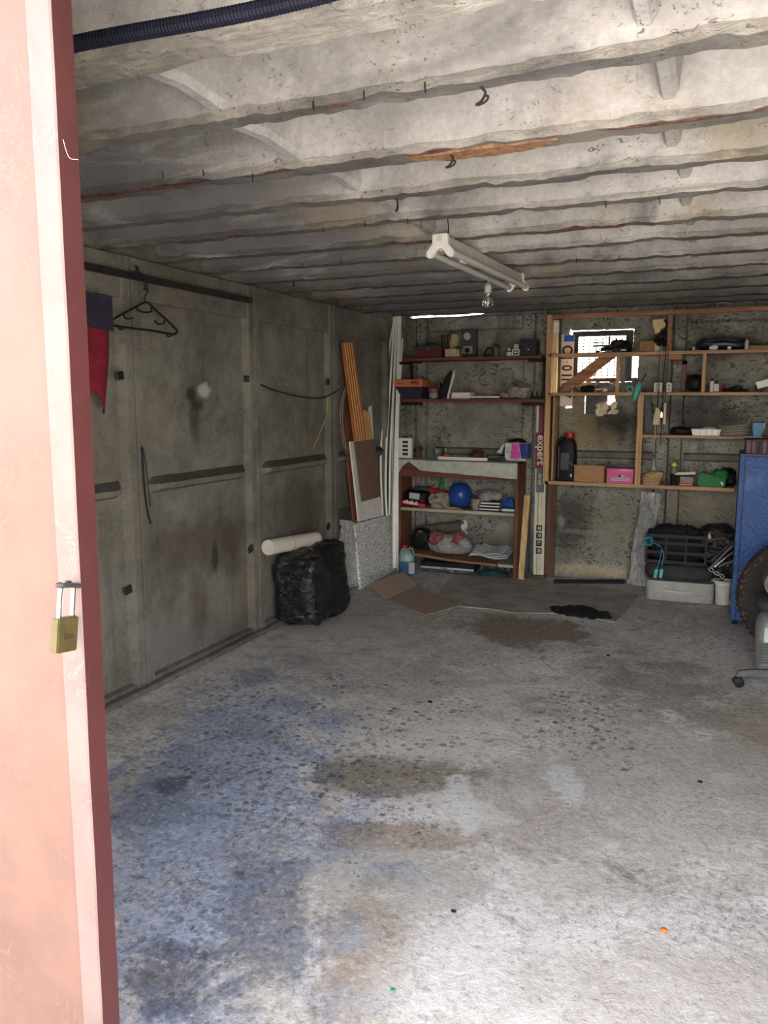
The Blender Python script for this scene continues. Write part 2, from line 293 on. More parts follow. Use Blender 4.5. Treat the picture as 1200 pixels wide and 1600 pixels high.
M = dict(
 red_board=woodmat('red brown shelf board', (112, 66, 58), 'X'), brown_board=woodmat('dark stained board', (96, 73, 58), 'Z'),
 pine=woodmat('pale pine batten', (206, 176, 128), 'Z'), pineX=woodmat('pine shelf board', (184, 148, 118), 'X'), plywood=woodmat('greyed plywood shelf', (176, 168, 148), 'X'),
 rack=woodmat('orange pine upright', (190, 152, 112), 'Z'), rackrail=woodmat('red pine top rail', (160, 116, 90), 'X'),
 cabred=woodmat('red brown cabinet side', (118, 78, 62), 'Z'), pl2=woodmat('weathered plank', (140, 104, 78), 'X'),
 bead=woodmat('orange varnished cladding', (182, 112, 62), 'Z', .25, .4), beadg=P('pale cladding groove', (222, 178, 120), .5),
 brownpan=woodmat('brown laminate board', (108, 78, 62), 'Z', .2, .5), brownlt=P('brown hardboard', (124, 98, 82), .55, 0, .15, 9), redwood=woodmat('red brown door panel', (126, 80, 62), 'Z', .25, .5),
 white=P('white plastic', (226, 225, 220), .4, 0, .08, 9), offwhite=P('off white plastic', (198, 196, 186), .5, 0, .12, 12), cream=P('cream plastic', (216, 196, 140), .5, 0, .12, 12),
 beige=P('beige plastic', (190, 172, 136), .5, 0, .15), grey=P('grey plastic', (148, 148, 146), .5, 0, .15), ltgrey=P('light grey plastic', (178, 178, 174), .45, 0, .12, 9), dkgrey=P('dark grey plastic', (66, 66, 70), .5, 0, .2),
 black=P('black plastic', (24, 24, 26), .55, 0, .25, 18, .1, .002, .25), blackrub=P('black rubber', (32, 31, 31), .8, 0, .25, 30, .3, .002, .15), navy=P('dark navy card', (36, 40, 54), .6), darkcloth=P('dark grey fabric', (52, 50, 54), .9, 0, .3, 12, .4, .01),
 steel=P('dull steel', (130, 130, 128), .4, .8, .2), dsteel=P('dark oxidised steel', (62, 58, 60), .5, .6, .3), chrome=P('bright steel', (200, 200, 200), .22, 1, .08), rust=P('rusted steel', (92, 62, 52), .85, .1, .5, 40, .6, .006), rustor=P('orange rust scale', (150, 114, 86), .9, 0, .45, 30, .6, .006),
 brass=P('aged brass', (74, 65, 38), .45, .4, .2, 30), redp=P('red plastic', (176, 38, 40), .4), red_dk=P('dark red metal', (92, 42, 44), .5), redcloth=P('crimson cloth', (120, 24, 40), .9, 0, .3, 10, .3, .01), navycloth=P('navy cloth', (44, 40, 58), .9), orange=P('orange plastic', (214, 100, 46), .45), orangebox=P('orange card lid', (206, 116, 72), .6, 0, .15),
 carton=P('corrugated cardboard', (164, 128, 92), .85, 0, .12, 25), carton_dk=P('brown packing card', (160, 141, 126), .85, 0, .1, 20), tan=P('tan card', (160, 122, 90), .85), pink=P('magenta card', (206, 74, 140), .5, 0, .15), hotpink=P('hot pink card', (216, 84, 164), .5), bluecard=P('blue card', (50, 62, 140), .5), palecard=P('pale grey card', (190, 196, 200), .6),
 green=P('green card', (10, 112, 48), .5, 0, .2, 18, .1, .002, .25), greenpl=P('green translucent plastic', (40, 140, 84), .3), teal=P('teal plastic', (76, 166, 158), .4), tealb=P('petrol blue plastic', (36, 120, 146), .4), bluepl=P('blue plastic', (36, 70, 146), .3, 0, .15), bluecup=P('sky blue plastic', (70, 140, 184), .4), bluecloth=P('blue cloth', (40, 80, 150), .9),
 yellow=P('yellow plastic', (212, 196, 70), .4), yellowish=P('pale yellow enamel', (190, 178, 132), .5), yelstring=P('yellow string', (180, 166, 90), .8), paper=P('white paper', (220, 220, 216), .8, 0, .06), greypaper=P('greyed paper', (176, 180, 182), .8, 0, .12), magred=P('magazine cover', (150, 56, 60), .5),
 wicker=P('woven wicker', (176, 146, 104), .8, 0, .3, 60, .5), cablec=P('grey cable sheath', (150, 146, 134), .6), conduit=P('black corrugated conduit', (20, 22, 36), .6, 0, .2, 18, .05, .002, .15), expertred=P('dark red print', (122, 38, 50), .5, 0, .12), stripdk=P('slate print', (86, 94, 96), .5), cellow=P('pale yellow profile', (214, 198, 150), .5),
 eublue=P('blue plate band', (30, 100, 196), .45, 0, .1), platew=P('white plate face', (232, 218, 204), .45, 0, .06), platered=P('dark red plate lettering', (96, 24, 26), .5), printblack=P('black print', (30, 30, 32), .6), printgrey=P('grey print', (120, 120, 122), .6), printwhite=P('white print', (226, 222, 216), .6), printred=P('red print', (200, 52, 60), .6),
 cloth=P('faded grey cloth', (150, 142, 132), .95, 0, .25, 14, .4, .01), linoleum=P('dark worn sheet', (164, 159, 150), .75, 0, .35, 5, .3, .004), tar=P('black sooty crumbs', (26, 25, 26), .9, 0, .4, 60, 1, .02), tyre=P('dusty tyre rubber', (44, 41, 40), .85, 0, .3, 20, .3), tyredirt=P('orange clay dirt', (128, 76, 52), .95), steelwool=P('weathered steel sheet', (120, 118, 112), .6, .4),
 silver=P('silver fascia', (206, 208, 210), .35, .5, .08), whitefoam=P('cream building foam', (222, 208, 180), .9, 0, .15, 20, .6, .01), roofgrey=P('grey board', (110, 112, 110), .8), roll=P('white wall lining paper', (214, 206, 192), .8, 0, .08), meshdk=P('dark mesh wire', (60, 62, 64), .5, .5),
 olive=P('olive hub enamel', (96, 92, 62), .6), dirtyfilm=P('greenish dusty sheeting', (182, 186, 176), .55, 0, .2, 16, .6, .01), brownmetal=P('brown painted metal', (92, 58, 48), .6), shoewhite=P('white shoe sole', (206, 204, 200), .6), shoeblack=P('black shoe upper', (28, 28, 32), .8, 0, .3, 30, .4), pinkfilm=P('dusty pink wrap', (138, 76, 84), .4), greenfilm=P('pale green jug plastic', (124, 150, 142), .35), bluejug=P('blue liquid behind plastic', (60, 100, 130), .3), purple=P('violet card', (120, 96, 170), .6))
M_CLEAR = film('clear polythene', (132, 130, 127), .85, .3)
M_BOTTLE = film('clear bottle plastic', (124, 130, 128), .42, .12)
M_GLASS = NT('clear lamp glass').end(lin((235, 235, 235)), .03, 0, None, .5, 1.0)
M_TUBE = P('white fluorescent tube', (186, 184, 176), .25, 0, .05)
M_GROUND = P('pale yard concrete', (184, 180, 172), .9, 0, .15, 3, .3)
M_GRASS = P('grass behind the garage', (96, 116, 60), .95, 0, .4, 4)

# ------------------------------------------------------------------ mesh helpers
class MB:
    def __init__(s): s.v = []; s.f = []; s.mi = []; s.k = 0
    def add(s, vs, fs, M4=None):
        o = len(s.v)
        s.v += [tuple((M4 @ Vector(p)) if M4 else p) for p in vs]
        s.f += [tuple(o + i for i in f) for f in fs]; s.mi += [s.k] * len(fs); return s
    def box(s, x0, x1, y0, y1, z0, z1, M4=None):
        return s.add([(x, y, z) for z in (z0, z1) for y in (y0, y1) for x in (x0, x1)],
                     [(0, 2, 3, 1), (4, 5, 7, 6), (0, 1, 5, 4), (2, 6, 7, 3), (0, 4, 6, 2), (1, 3, 7, 5)], M4)
    def cbox(s, c, d, M4=None):
        return s.box(c[0] - d[0] / 2, c[0] + d[0] / 2, c[1] - d[1] / 2, c[1] + d[1] / 2, c[2] - d[2] / 2, c[2] + d[2] / 2, M4)
    def bar(s, a, b, w, h, upv=(0, 0, 1)):                  # rectangular bar from a to b
        a, b = Vector(a), Vector(b); d = b - a; L = d.length; d.normalize(); u = Vector(upv)
        if abs(d.dot(u)) > .98: u = Vector((0, 1, 0))
        sd = d.cross(u).normalized(); u = sd.cross(d)
        M4 = Matrix((sd, d, u)).transposed().to_4x4(); M4.translation = a
        return s.box(-w / 2, w / 2, 0, L, -h / 2, h / 2, M4)
    def tube(s, pts, r, n=8, caps=True, flat=1.0):
        pts = [Vector(p) for p in pts]; rs = r if isinstance(r, (list, tuple)) else [r] * len(pts)
        vs = []; fs = []; prev = None
        for i, p in enumerate(pts):
            d = (pts[min(i + 1, len(pts) - 1)] - pts[max(i - 1, 0)])
            if d.length < 1e-9: d = Vector((0, 0, 1))
            d.normalize()
            if prev is None:
                u = Vector((0, 0, 1)) if abs(d.z) < .9 else Vector((1, 0, 0)); u = (u - d * u.dot(d)).normalized()
            else:
                u = prev - d * prev.dot(d); u = u.normalized() if u.length > 1e-6 else d.orthogonal().normalized()
            prev = u; w = d.cross(u)
            for k in range(n):
                a = 2 * PI * k / n; vs.append(p + (u * math.cos(a) * flat + w * math.sin(a)) * rs[i])
        for i in range(len(pts) - 1):
            for k in range(n):
                k2 = (k + 1) % n; fs.append((i * n + k, i * n + k2, (i + 1) * n + k2, (i + 1) * n + k))
        if caps: fs += [tuple(reversed(range(n))), tuple((len(pts) - 1) * n + k for k in range(n))]
        return s.add(vs, fs)
    def lathe(s, prof, n=20, M4=None, cap=True):
        vs = [(r * math.cos(2 * PI * k / n), r * math.sin(2 * PI * k / n), z) for r, z in prof for k in range(n)]
        fs = [(i * n + k, i * n + (k + 1) % n, (i + 1) * n + (k + 1) % n, (i + 1) * n + k) for i in range(len(prof) - 1) for k in range(n)]
        if cap: fs += [tuple(reversed(range(n))), tuple((len(prof) - 1) * n + k for k in range(n))]
        return s.add(vs, fs, M4)
    def prism(s, poly, h0, h1, M4=None):                    # polygon in xy, extruded h0..h1 in z
        n = len(poly); vs = [(x, y, h0) for x, y in poly] + [(x, y, h1) for x, y in poly]
        return s.add(vs, [tuple(reversed(range(n))), tuple(range(n, 2 * n))] + [(i, (i + 1) % n, n + (i + 1) % n, n + i) for i in range(n)], M4)
    def sheet(s, fn, nu, nv, th=.003, nd=(0, 0, 1)):        # thin closed sheet over a grid
        nd = Vector(nd); a = [Vector(fn(i / nu, j / nv)) for j in range(nv + 1) for i in range(nu + 1)]
        vs = a + [p - nd * th for p in a]; o = len(a); W = nu + 1; fs = []
        for j in range(nv):
            for i in range(nu):
                q = (j * W + i, j * W + i + 1, (j + 1) * W + i + 1, (j + 1) * W + i)
                fs += [q, tuple(o + k for k in reversed(q))]
        bd = [(i, i + 1) for i in range(nu)] + [(j * W + nu, (j + 1) * W + nu) for j in range(nv)] + [(nv * W + i + 1, nv * W + i) for i in range(nu)] + [((j + 1) * W, j * W) for j in range(nv)]
        fs += [(b, a_, o + a_, o + b) for a_, b in bd]
        return s.add(vs, fs)
    def build(s, name, mat, parent=None, bevel=0, smooth=False, loc=None, rot=None, seg=1):
        me = bpy.data.meshes.new(name); me.from_pydata([tuple(p) for p in s.v], [], s.f)
        mats = mat if isinstance(mat, (list, tuple)) else [mat]
        for m in mats: me.materials.append(m)
        if len(mats) > 1: me.polygons.foreach_set('material_index', s.mi)
        bm = bmesh.new(); bm.from_mesh(me)
        bmesh.ops.recalc_face_normals(bm, faces=bm.faces)
        if bevel:
            es = [e for e in bm.edges if e.is_manifold and e.calc_face_angle(0) > .5]
            bmesh.ops.bevel(bm, geom=es, offset=bevel, segments=seg, affect='EDGES', clamp_overlap=True)
        bm.to_mesh(me); bm.free()
        if smooth:
            me.polygons.foreach_set('use_smooth', [True] * len(me.polygons))
            me.set_sharp_from_angle(angle=R(40 if smooth is True else smooth))
        o = bpy.data.objects.new(name, me); col.objects.link(o)
        if parent: o.parent = parent
        if loc is not None: o.location = loc
        if rot is not None: o.rotation_euler = rot
        return o
def tag(o, label=None, cat=None, group=None, kind=None):
    if label: o['label'] = label
    if cat: o['category'] = cat
    if group: o['group'] = group
    if kind: o['kind'] = kind
    return o
def thing(name, label, cat, loc=(0, 0, 0), rz=0, group=None, rot=None):
    o = bpy.data.objects.new(name, None); col.objects.link(o); o.empty_display_size = .05
    o.location = loc; o.rotation_euler = rot if rot else (0, 0, rz)
    return tag(o, label, cat, group)
def cat_(pts, n=6):                                          # catmull-rom
    p = [Vector(q) for q in pts]; p = [p[0] * 2 - p[1]] + p + [p[-1] * 2 - p[-2]]; out = []
    for i in range(1, len(p) - 2):
        for k in range(n):
            t = k / n; a, b, c, d = p[i - 1], p[i], p[i + 1], p[i + 2]
            out.append(.5 * ((2 * b) + (c - a) * t + (2 * a - 5 * b + 4 * c - d) * t * t + (3 * b - a - 3 * c + d) * t ** 3))
    return out + [p[-2]]
def cable(name, pts, r, mat, label=None, cat='cable', parent=None, n=6, k=6):
    pts = [Vector(q) for q in pts]; o0 = Vector((0, 0, 0)) if parent else pts[0]
    b = MB().tube([q - o0 for q in cat_(pts, k)], r, n)
    o = b.build(name, mat, parent, smooth=60, loc=None if parent else o0)
    if label: tag(o, label, cat)
    return o
def text(name, body, size, mat, parent, loc, rot, ext=.0006, sx=1.0, bold=0.0):
    cu = bpy.data.curves.new(name, 'FONT'); cu.body = body; cu.size = size; cu.extrude = ext; cu.offset = bold; cu.align_x = 'CENTER'; cu.align_y = 'CENTER'
    cu.resolution_u = 3
    to = bpy.data.objects.new(name, cu); col.objects.link(to)
    dg = bpy.context.evaluated_depsgraph_get(); me = bpy.data.meshes.new_from_object(to.evaluated_get(dg))
    bpy.data.objects.remove(to); bpy.data.curves.remove(cu)
    me.materials.clear(); me.materials.append(mat); me.name = name
    o = bpy.data.objects.new(name, me); col.objects.link(o); o.parent = parent
    o.location = loc; o.rotation_euler = rot; o.scale = (sx, 1, 1); return o
def nz(x, y, z, s=1.0): return noise.noise(Vector((x * s, y * s, z * s)))
def lump(w, d, h, amp=.02, fs=9., e=.6, seed=0., nu=28, nv=18, ridge=False, zsc=1.0):   # soft bag-like body standing on z=0
    b = MB(); vs = []; fs_ = []
    sg = lambda v, p: math.copysign(abs(v) ** p, v)
    for j in range(nv + 1):
        ph = -PI / 2 + PI * j / nv
        for i in range(nu):
            th = 2 * PI * i / nu; x = sg(math.cos(ph), e) * sg(math.cos(th), e); y = sg(math.cos(ph), e) * sg(math.sin(th), e); z = sg(math.sin(ph), e)
            q = Vector((x * w / 2, y * d / 2, z * h / 2 + h / 2)); k = Vector((q.x, q.y, q.z * zsc)) * fs + Vector((seed, seed * 1.7, 0))
            nn = noise.fractal(k, 1.0, 2.0, 4)
            if ridge: nn = (0.35 - abs(nn)) * 1.3
            nr = Vector((x, y, z)).normalized(); q += nr * amp * nn
            q.z = max(q.z, 0.0); vs.append(q)
    for j in range(nv):
        for i in range(nu): fs_.append((j * nu + i, j * nu + (i + 1) % nu, (j + 1) * nu + (i + 1) % nu, (j + 1) * nu + i))
    return b.add(vs, fs_)
def open_carton(t, w, d, h, mat, th=.004, flaps=()):
    b = MB(); b.box(-w / 2, w / 2, -d / 2, d / 2, 0, th); b.box(-w / 2, w / 2, -d / 2, -d / 2 + th, 0, h); b.box(-w / 2, w / 2, d / 2 - th, d / 2, 0, h)
    b.box(-w / 2, -w / 2 + th, -d / 2, d / 2, 0, h); b.box(w / 2 - th, w / 2, -d / 2, d / 2, 0, h)
    b.build('body', mat, t)
    for (side, ang, ln) in flaps:
        f = MB()
        if side in 'LR':
            s = -1 if side == 'L' else 1; M4 = Matrix.Translation((s * w / 2, 0, h)) @ Matrix.Rotation(-s * R(ang), 4, 'Y')
            f.box(0 if s > 0 else -ln, ln if s > 0 else 0, -d / 2, d / 2, -th, 0, M4)
        else:
            s = -1 if side == 'F' else 1; M4 = Matrix.Translation((0, s * d / 2, h)) @ Matrix.Rotation(s * R(ang), 4, 'X')
            f.box(-w / 2, w / 2, 0 if s > 0 else -ln, ln if s > 0 else 0, -th, 0, M4)
        f.build('flap', mat, t)
def struct(o): return tag(o, kind='structure')

# ================================================================== STRUCTURE
XL = -2.86; YB = 7.05; XR = 1.35; CZ = 2.28; SZ = 2.53
# floor
def fl(u, v):
    x = -2.98 + u * 4.4; y = .98 + v * 6.2
    return (x, y, .006 * nz(x, y, 0, 1.7) + .004 * nz(x, y, 3, 6) - .006)
b = MB(); NU, NV = 110, 170
vs_ = [fl(i / NU, j / NV) for j in range(NV + 1) for i in range(NU + 1)]
b.add(vs_, [(j * (NU + 1) + i, j * (NU + 1) + i + 1, (j + 1) * (NU + 1) + i + 1, (j + 1) * (NU + 1) + i) for j in range(NV) for i in range(NU)])
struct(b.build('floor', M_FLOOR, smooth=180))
g = MB().box(-14, 12, -14, .98, -.12, -.004); struct(g.build('trim_1', M_GROUND))
g = MB().box(-14, 12, 7.16, 40, -.3, -.2); struct(g.build('trim_2', M_GRASS))

# ceiling slab, ribs, stiffeners
ceil = struct(MB().box(-3.02, XR + .12, .98, 7.13, SZ, SZ + .09).build('ceiling', M_CEIL))
ribs = [(1.475, 1.585), (1.90, 1.962), (2.36, 2.45), (2.79, 2.855), (3.18, 3.245), (3.62, 3.695), (4.02, 4.09), (4.46, 4.535), (4.92, 5.0), (5.37, 5.45), (5.83, 5.91), (6.28, 6.36)]
def rib(y0, y1, k, zb=CZ):
    prof = [(-.060, SZ + .01), (-.030, SZ - .022), (-.016, SZ - .07), (0, zb + .026), (.001, zb + .001), (y1 - y0 - .010, zb), (y1 - y0, zb + .014), (y1 - y0 + .018, SZ - .085), (y1 - y0 + .034, SZ - .03), (y1 - y0 + .07, SZ + .01)]
    n = 240; x0, x1 = -2.99, XR + .03; vs = []; P_ = len(prof)
    for i in range(n + 1):
        x = x0 + (x1 - x0) * i / n
        for j, (dy, z) in enumerate(prof):
            jy = jz = 0
            if 3 <= j <= 6:
                chip = noise.fractal(Vector((x * 5.5, k * 7.3 + j * .15, 0)), 1, 2, 4)
                jz = .005 * nz(x, k * 3.1, j * .3, 24) + .016 * max(0, chip) + .004 * nz(x, k, 0, 1.3); jy = -(.007 if j in (3, 4) else 0) + .007 * nz(x, k * 5.7 + j, 2, 16)
            elif j in (2, 7): jy = .006 * nz(x, k * 2.2, 5, 2.5)
            vs.append((x, y0 + dy + jy, z + jz))
    fs = []; mi = []
    for i in range(n):
        for j in range(P_ - 1):
            fs.append((i * P_ + j, (i + 1) * P_ + j, (i + 1) * P_ + j + 1, i * P_ + j + 1))
    b = MB().add(vs, fs + [tuple(range(P_)), tuple(n * P_ + j for j in range(P_))])
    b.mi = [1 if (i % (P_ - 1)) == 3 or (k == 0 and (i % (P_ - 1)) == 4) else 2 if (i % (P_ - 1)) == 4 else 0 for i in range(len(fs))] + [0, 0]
    return b.build('ceiling_rib', [M_CEIL, M_RIBF, M_SOFF], ceil, smooth=24)
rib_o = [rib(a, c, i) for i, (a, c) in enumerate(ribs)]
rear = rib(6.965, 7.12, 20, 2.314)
ys = [(1.585, 1.90)] + [(ribs[i][1], ribs[i + 1][0]) for i in range(1, len(ribs) - 1)]
for X, wt_, zb in ((-1.30, .055, 2.30), (-.20, .05, 2.325)):
    for i, (ya, yb) in enumerate(ys[:8]):
        dx = .03 * nz(i, X, 0, 3.3); f = .0 if X > -1 else .0
        b = MB(); q = []
        for (y, z_) in ((ya - .01, zb), ((ya + yb) / 2, zb + .018), (yb + .01, zb + .008)):
            q += [(X + dx - wt_ / 2 - .015, y, SZ + .01), (X + dx - wt_ / 2, y, z_ + .02), (X + dx - wt_ / 2 + .012, y, z_), (X + dx + wt_ / 2 - .012, y, z_), (X + dx + wt_ / 2, y, z_ + .02), (X + dx + wt_ / 2 + .02, y, SZ + .01)]
        fs = [(i_ * 6 + j, i_ * 6 + j + 1, (i_ + 1) * 6 + j + 1, (i_ + 1) * 6 + j) for i_ in range(2) for j in range(5)]
        b.add(q, fs + [(0, 1, 2, 3, 4, 5), (12, 13, 14, 15, 16, 17)]).build('ceiling_stiffener', M_CEIL, ceil)
def rib_rebar(k, px0, py0, px1, py1, mat, r=.009, dz=0.004):          # exposed reinforcing bar along a rib's lower edge
    a, c = at(px0, py0, Z=CZ + .004), at(px1, py1, Z=CZ + .004); n = 14; pts = []
    for i in range(n + 1):
        x = a.x + (c.x - a.x) * i / n; pts.append((x, ribs[k][0] + .008 + .006 * nz(x, k, 0, 8), CZ + dz + .007 * nz(x, k, 4, 6)))
    MB().tube(pts, [r * (.3 + .7 * math.sin(PI * i / n) ** .5) * (1 + .35 * nz(i * .9, k, 0, 1)) for i in range(n + 1)], 6).build('rusted_bar', mat, rib_o[k], smooth=60)
rib_rebar(2, 136, 318, 330, 287, M['rust'], .009, -.001); rib_rebar(2, 330, 287, 470, 268, M['rust'], .005, .002)
rib_rebar(2, 640, 248, 720, 237, M['rust'], .005, .003); rib_rebar(2, 935, 200, 1200, 168, M['rust'], .007); rib_rebar(1, 520, 176, 560, 168, M['rust'], .008)
rib_rebar(4, 330, 380, 440, 368, M['rust'], .008); rib_rebar(5, 900, 390, 1000, 378, M['rust'], .009); rib_rebar(5, 620, 385, 690, 380, M['rust'], .007)
a, c = at(645, 255, Z=CZ), at(875, 222, Z=CZ)                          # spalled, rust stained soffit of the third rib
b = MB(); n = 16
for i in range(n + 1):
    x = a.x + (c.x - a.x) * i / n; wv = math.sin(PI * min(1, max(0, i / n))) ** .5
    y0 = 2.375 + .012 * nz(x, 0, 1, 14); y1 = y0 + .008 + .075 * wv
    b.v += [(x, y0, CZ - .004 + .004 * nz(x, 1, 1, 20)), (x, y1, CZ - .003 + .004 * nz(x, 2, 1, 20)), (x, y1, CZ + .03), (x, y0, CZ + .03)]
for i in range(n):
    for j in range(4): b.f.append((i * 4 + j, (i + 1) * 4 + j, (i + 1) * 4 + (j + 1) % 4, i * 4 + (j + 1) % 4))
b.f += [(0, 1, 2, 3), tuple(n * 4 + j for j in range(4))]; b.mi = [0] * len(b.f)
tag(b.build('rust_scale', M['rustor'], rib_o[2], smooth=60), 'orange rust scale where the soffit has spalled')
random.seed(3)
for k, (px, py) in enumerate([(490, 155), (569, 140), (664, 128), (255, 265), (318, 262), (395, 271), (505, 353), (570, 345), (637, 340), (472, 410), (533, 405), (946, 313), (1030, 308), (900, 402), (967, 398), (658, 345)]):
    y = min(ribs, key=lambda r_: abs(r_[0] - at(px, py, Z=CZ + .03).y)); kk = ribs.index(y)
    p = at(px, py, Y=y[0] - .004)
    MB().tube([p, p + Vector((.002, -.006, -.012)), p + Vector((.004, -.007, -.028))], .0021, 5).build('wire_stub', M['dsteel'], rib_o[kk])

# left wall: precast ribbed panels
wl = struct(MB().box(XL - .10, XL - .005, 1.02, 7.13, -.02, 2.42).build('wall_left', M_LEFT))
joints = [1.06, 2.20, 3.345, 4.50, 5.64, 6.76]
def lpanel(ya, yb):
    b = MB(); g = .006; x1 = XL + .04
    b.box(XL - .03, XL, ya + g, yb - g, 0, 2.26)
    for (y0, y1, sgn) in ((ya + g, ya + .085, 1), (yb - .085, yb - g, -1)):
        ch = .022
        poly = [(XL - .01, y0), (x1, y0), (x1, y1 - ch), (XL - .01, y1 + .012)] if sgn > 0 else [(XL - .01, y0 - .012), (x1, y0 + ch), (x1, y1), (XL - .01, y1)]
        b.prism(poly, 0, 2.27)
    b.prism([(ya + .06, 2.06), (yb - .06, 2.06), (yb - .06, 2.27), (ya + .06, 2.27)], 0, 1, Matrix(((0, 0, .035, XL - .005), (1, 0, 0, 0), (0, 1, 0, 0), (0, 0, 0, 1))))
    o = b.build('wall_panel', M_LEFT, wl, bevel=.004)
    led = MB(); s0, s1 = ya + .10, yb - .10
    prof = [(XL - .01, 1.045), (XL + .046, 1.068), (XL + .052, 1.098), (XL - .01, 1.145)]; n = 16; vs = []
    for i in range(n + 1):
        y = s0 + (s1 - s0) * i / n; tp = 1 if 0 < i < n else .25
        vs += [(XL - .01 + (px_ - XL + .01) * tp, y, z_ + .003 * nz(y, px_, z_, 9)) for px_, z_ in prof]
    led.add(vs, [(i * 4 + j, (i + 1) * 4 + j, (i + 1) * 4 + (j + 1) % 4, i * 4 + (j + 1) % 4) for i in range(n) for j in range(4)] + [(0, 1, 2, 3), tuple(n * 4 + j for j in range(4))])
    led.mi = [1 if (i % 4) == 2 and i < n * 4 else 0 for i in range(len(led.f))]
    led.build('panel_ledge', [M_LEFT, M_DUST], wl)
    return o
for i in range(len(joints) - 1): lpanel(joints[i], joints[i + 1])
MB().box(XL - .03, XL, 6.766, 7.05, 0, 2.27).build('wall_panel', M_LEFT, wl)
for (px, py, rz) in ((187, 587, .12), (385, 592, 0), (512, 597, 0), (200, 922, .15), (392, 858, .3), (513, 822, .6)):
    p = at(px, py, X=XL + .041); s = .021
    M4 = Matrix.Translation(p) @ Matrix.Rotation(rz, 4, 'X')
    MB().box(-.004, .006, -s * 1.25, s * 1.25, -s, s, M4).build('weld_plate', M['dsteel'], wl, bevel=.002)
# strip footing along the left wall
bl = MB(); n = 60; prof = [(XL - .02, -.02), (XL + .085, -.02), (XL + .080, .020), (XL + .058, .024), (XL + .054, -.002), (XL + .036, -.002), (XL + .033, .040), (XL - .02, .052)]; vs = []; PB = len(prof)
for i in range(n + 1):
    y = 1.05 + 5.95 * i / n; vs += [(px_ + .008 * nz(y, 1, 0, 4), y, z_ + .006 * nz(y, 0, 3, 5)) for px_, z_ in prof]
bl.add(vs, [(i * PB + j, (i + 1) * PB + j, (i + 1) * PB + (j + 1) % PB, i * PB + (j + 1) % PB) for i in range(n) for j in range(PB)] + [tuple(range(PB)), tuple(n * PB + j for j in range(PB))])
struct(bl.build('baseboard_left', M_LEDGE, smooth=50))
# steel rail under the ceiling on the left wall
ra, rb = at(128, 415, X=XL + .055), at(391, 470, X=XL + .055); ra = ra + (ra - rb) * .8
tr = struct(MB().bar(ra, rb, .045, .03).build('trim_3', M['dsteel'], bevel=.006))
MB().tube([Vector((XL + .01, rb.y - 1.05, rb.z + .06)), Vector((XL + .05, rb.y - 1.05, rb.z + .05)), Vector((XL + .06, rb.y - 1.05, rb.z))], .008, 6).build('rail_bracket', M['dsteel'], tr)

# back wall with broken openings
def slab_holes(xs, zs, y0, y1, hole, jit=0):
    vid = {}; b = MB(); nx, nz_ = len(xs), len(zs)
    solid = [[not hole((xs[i] + xs[i + 1]) / 2, (zs[j] + zs[j + 1]) / 2) for j in range(nz_ - 1)] for i in range(nx - 1)]
    def v(i, j, k):
        key = (i, j, k)
        if key not in vid:
            x, z = xs[i], zs[j]
            if 0 < i < nx - 1 and 0 < j < nz_ - 1 and jit: x += jit * nz(i * 1.31, j * 1.7, 0, 2.3); z += jit * nz(i * 1.1, j * 1.9, 5, 2.3)
            vid[key] = len(b.v); b.v.append((x, (y0, y1)[k], z))
        return vid[key]
    S = lambda i, j: 0 <= i < nx - 1 and 0 <= j < nz_ - 1 and solid[i][j]
    for i in range(nx - 1):
        for j in range(nz_ - 1):
            if not solid[i][j]: continue
            b.f += [(v(i, j, 0), v(i + 1, j, 0), v(i + 1, j + 1, 0), v(i, j + 1, 0)), (v(i, j + 1, 1), v(i + 1, j + 1, 1), v(i + 1, j, 1), v(i, j, 1))]
            if not S(i - 1, j): b.f.append((v(i, j, 0), v(i, j + 1, 0), v(i, j + 1, 1), v(i, j, 1)))
            if not S(i + 1, j): b.f.append((v(i + 1, j + 1, 0), v(i + 1, j, 0), v(i + 1, j, 1), v(i + 1, j + 1, 1)))
            if not S(i, j - 1): b.f.append((v(i + 1, j, 0), v(i, j, 0), v(i, j, 1), v(i + 1, j, 1)))
            if not S(i, j + 1): b.f.append((v(i, j + 1, 0), v(i + 1, j + 1, 0), v(i + 1, j + 1, 1), v(i, j + 1, 1)))
    b.mi = [0] * len(b.f); return b
WX0, WX1, WZ0, WZ1 = -1.262, -.748, 1.70, 2.140
def hole(x, z):
    if WX0 < x < WX1 and WZ0 < z < WZ1: return True
    if WX1 <= x < WX1 + .045 and 1.735 < z < 1.915: return True
    if -1.285 < x <= WX0 and 2.06 < z < 2.16: return True
    if -1.136 < x < -.876 and 1.432 < z < 1.60 and not (x > -.94 and z < 1.50): return True
    if -1.30 < x < -1.235 and 1.475 < z < 1.505: return True
    if -1.385 < x < -1.366 and 1.43 < z < 1.455: return True
    if -.437 < x < -.428 and 1.02 < z < 1.46 and not 1.24 < z < 1.27: return True
    if -.437 < x < -.428 and .80 < z < .98 : return True
    return False
xs = sorted(set([-2.97, -1.385, -1.366, -.437, -.428, XR + .08] + [round(-1.32 + i * .0215, 4) for i in range(30)] + [-2.2, -1.8, 0.0, .4, .9]))
zs = sorted(set([-.02, .4, .80, .98, 1.02, 1.24, 1.27, 2.27, 2.325] + [round(1.40 + i * .0205, 4) for i in range(38)]))
KX = [WX0, WX1, WX1 + .045, -1.136, -.876, -.94, -1.385, -1.366, -.437, -.428]; KZ = [WZ0, WZ1, 1.735, 1.915, 1.432, 1.60, 1.50, 2.325, 2.27, 1.02, 1.24, 1.27, .80, .98]
xs = sorted([x for x in xs if all(abs(x - k) > .010 for k in KX)] + KX); zs = sorted([z for z in zs if all(abs(z - k) > .010 for k in KZ)] + KZ)
gapx = (-2.74, -1.86)
wbk = slab_holes(xs, zs, YB, YB + .08, hole, .007)
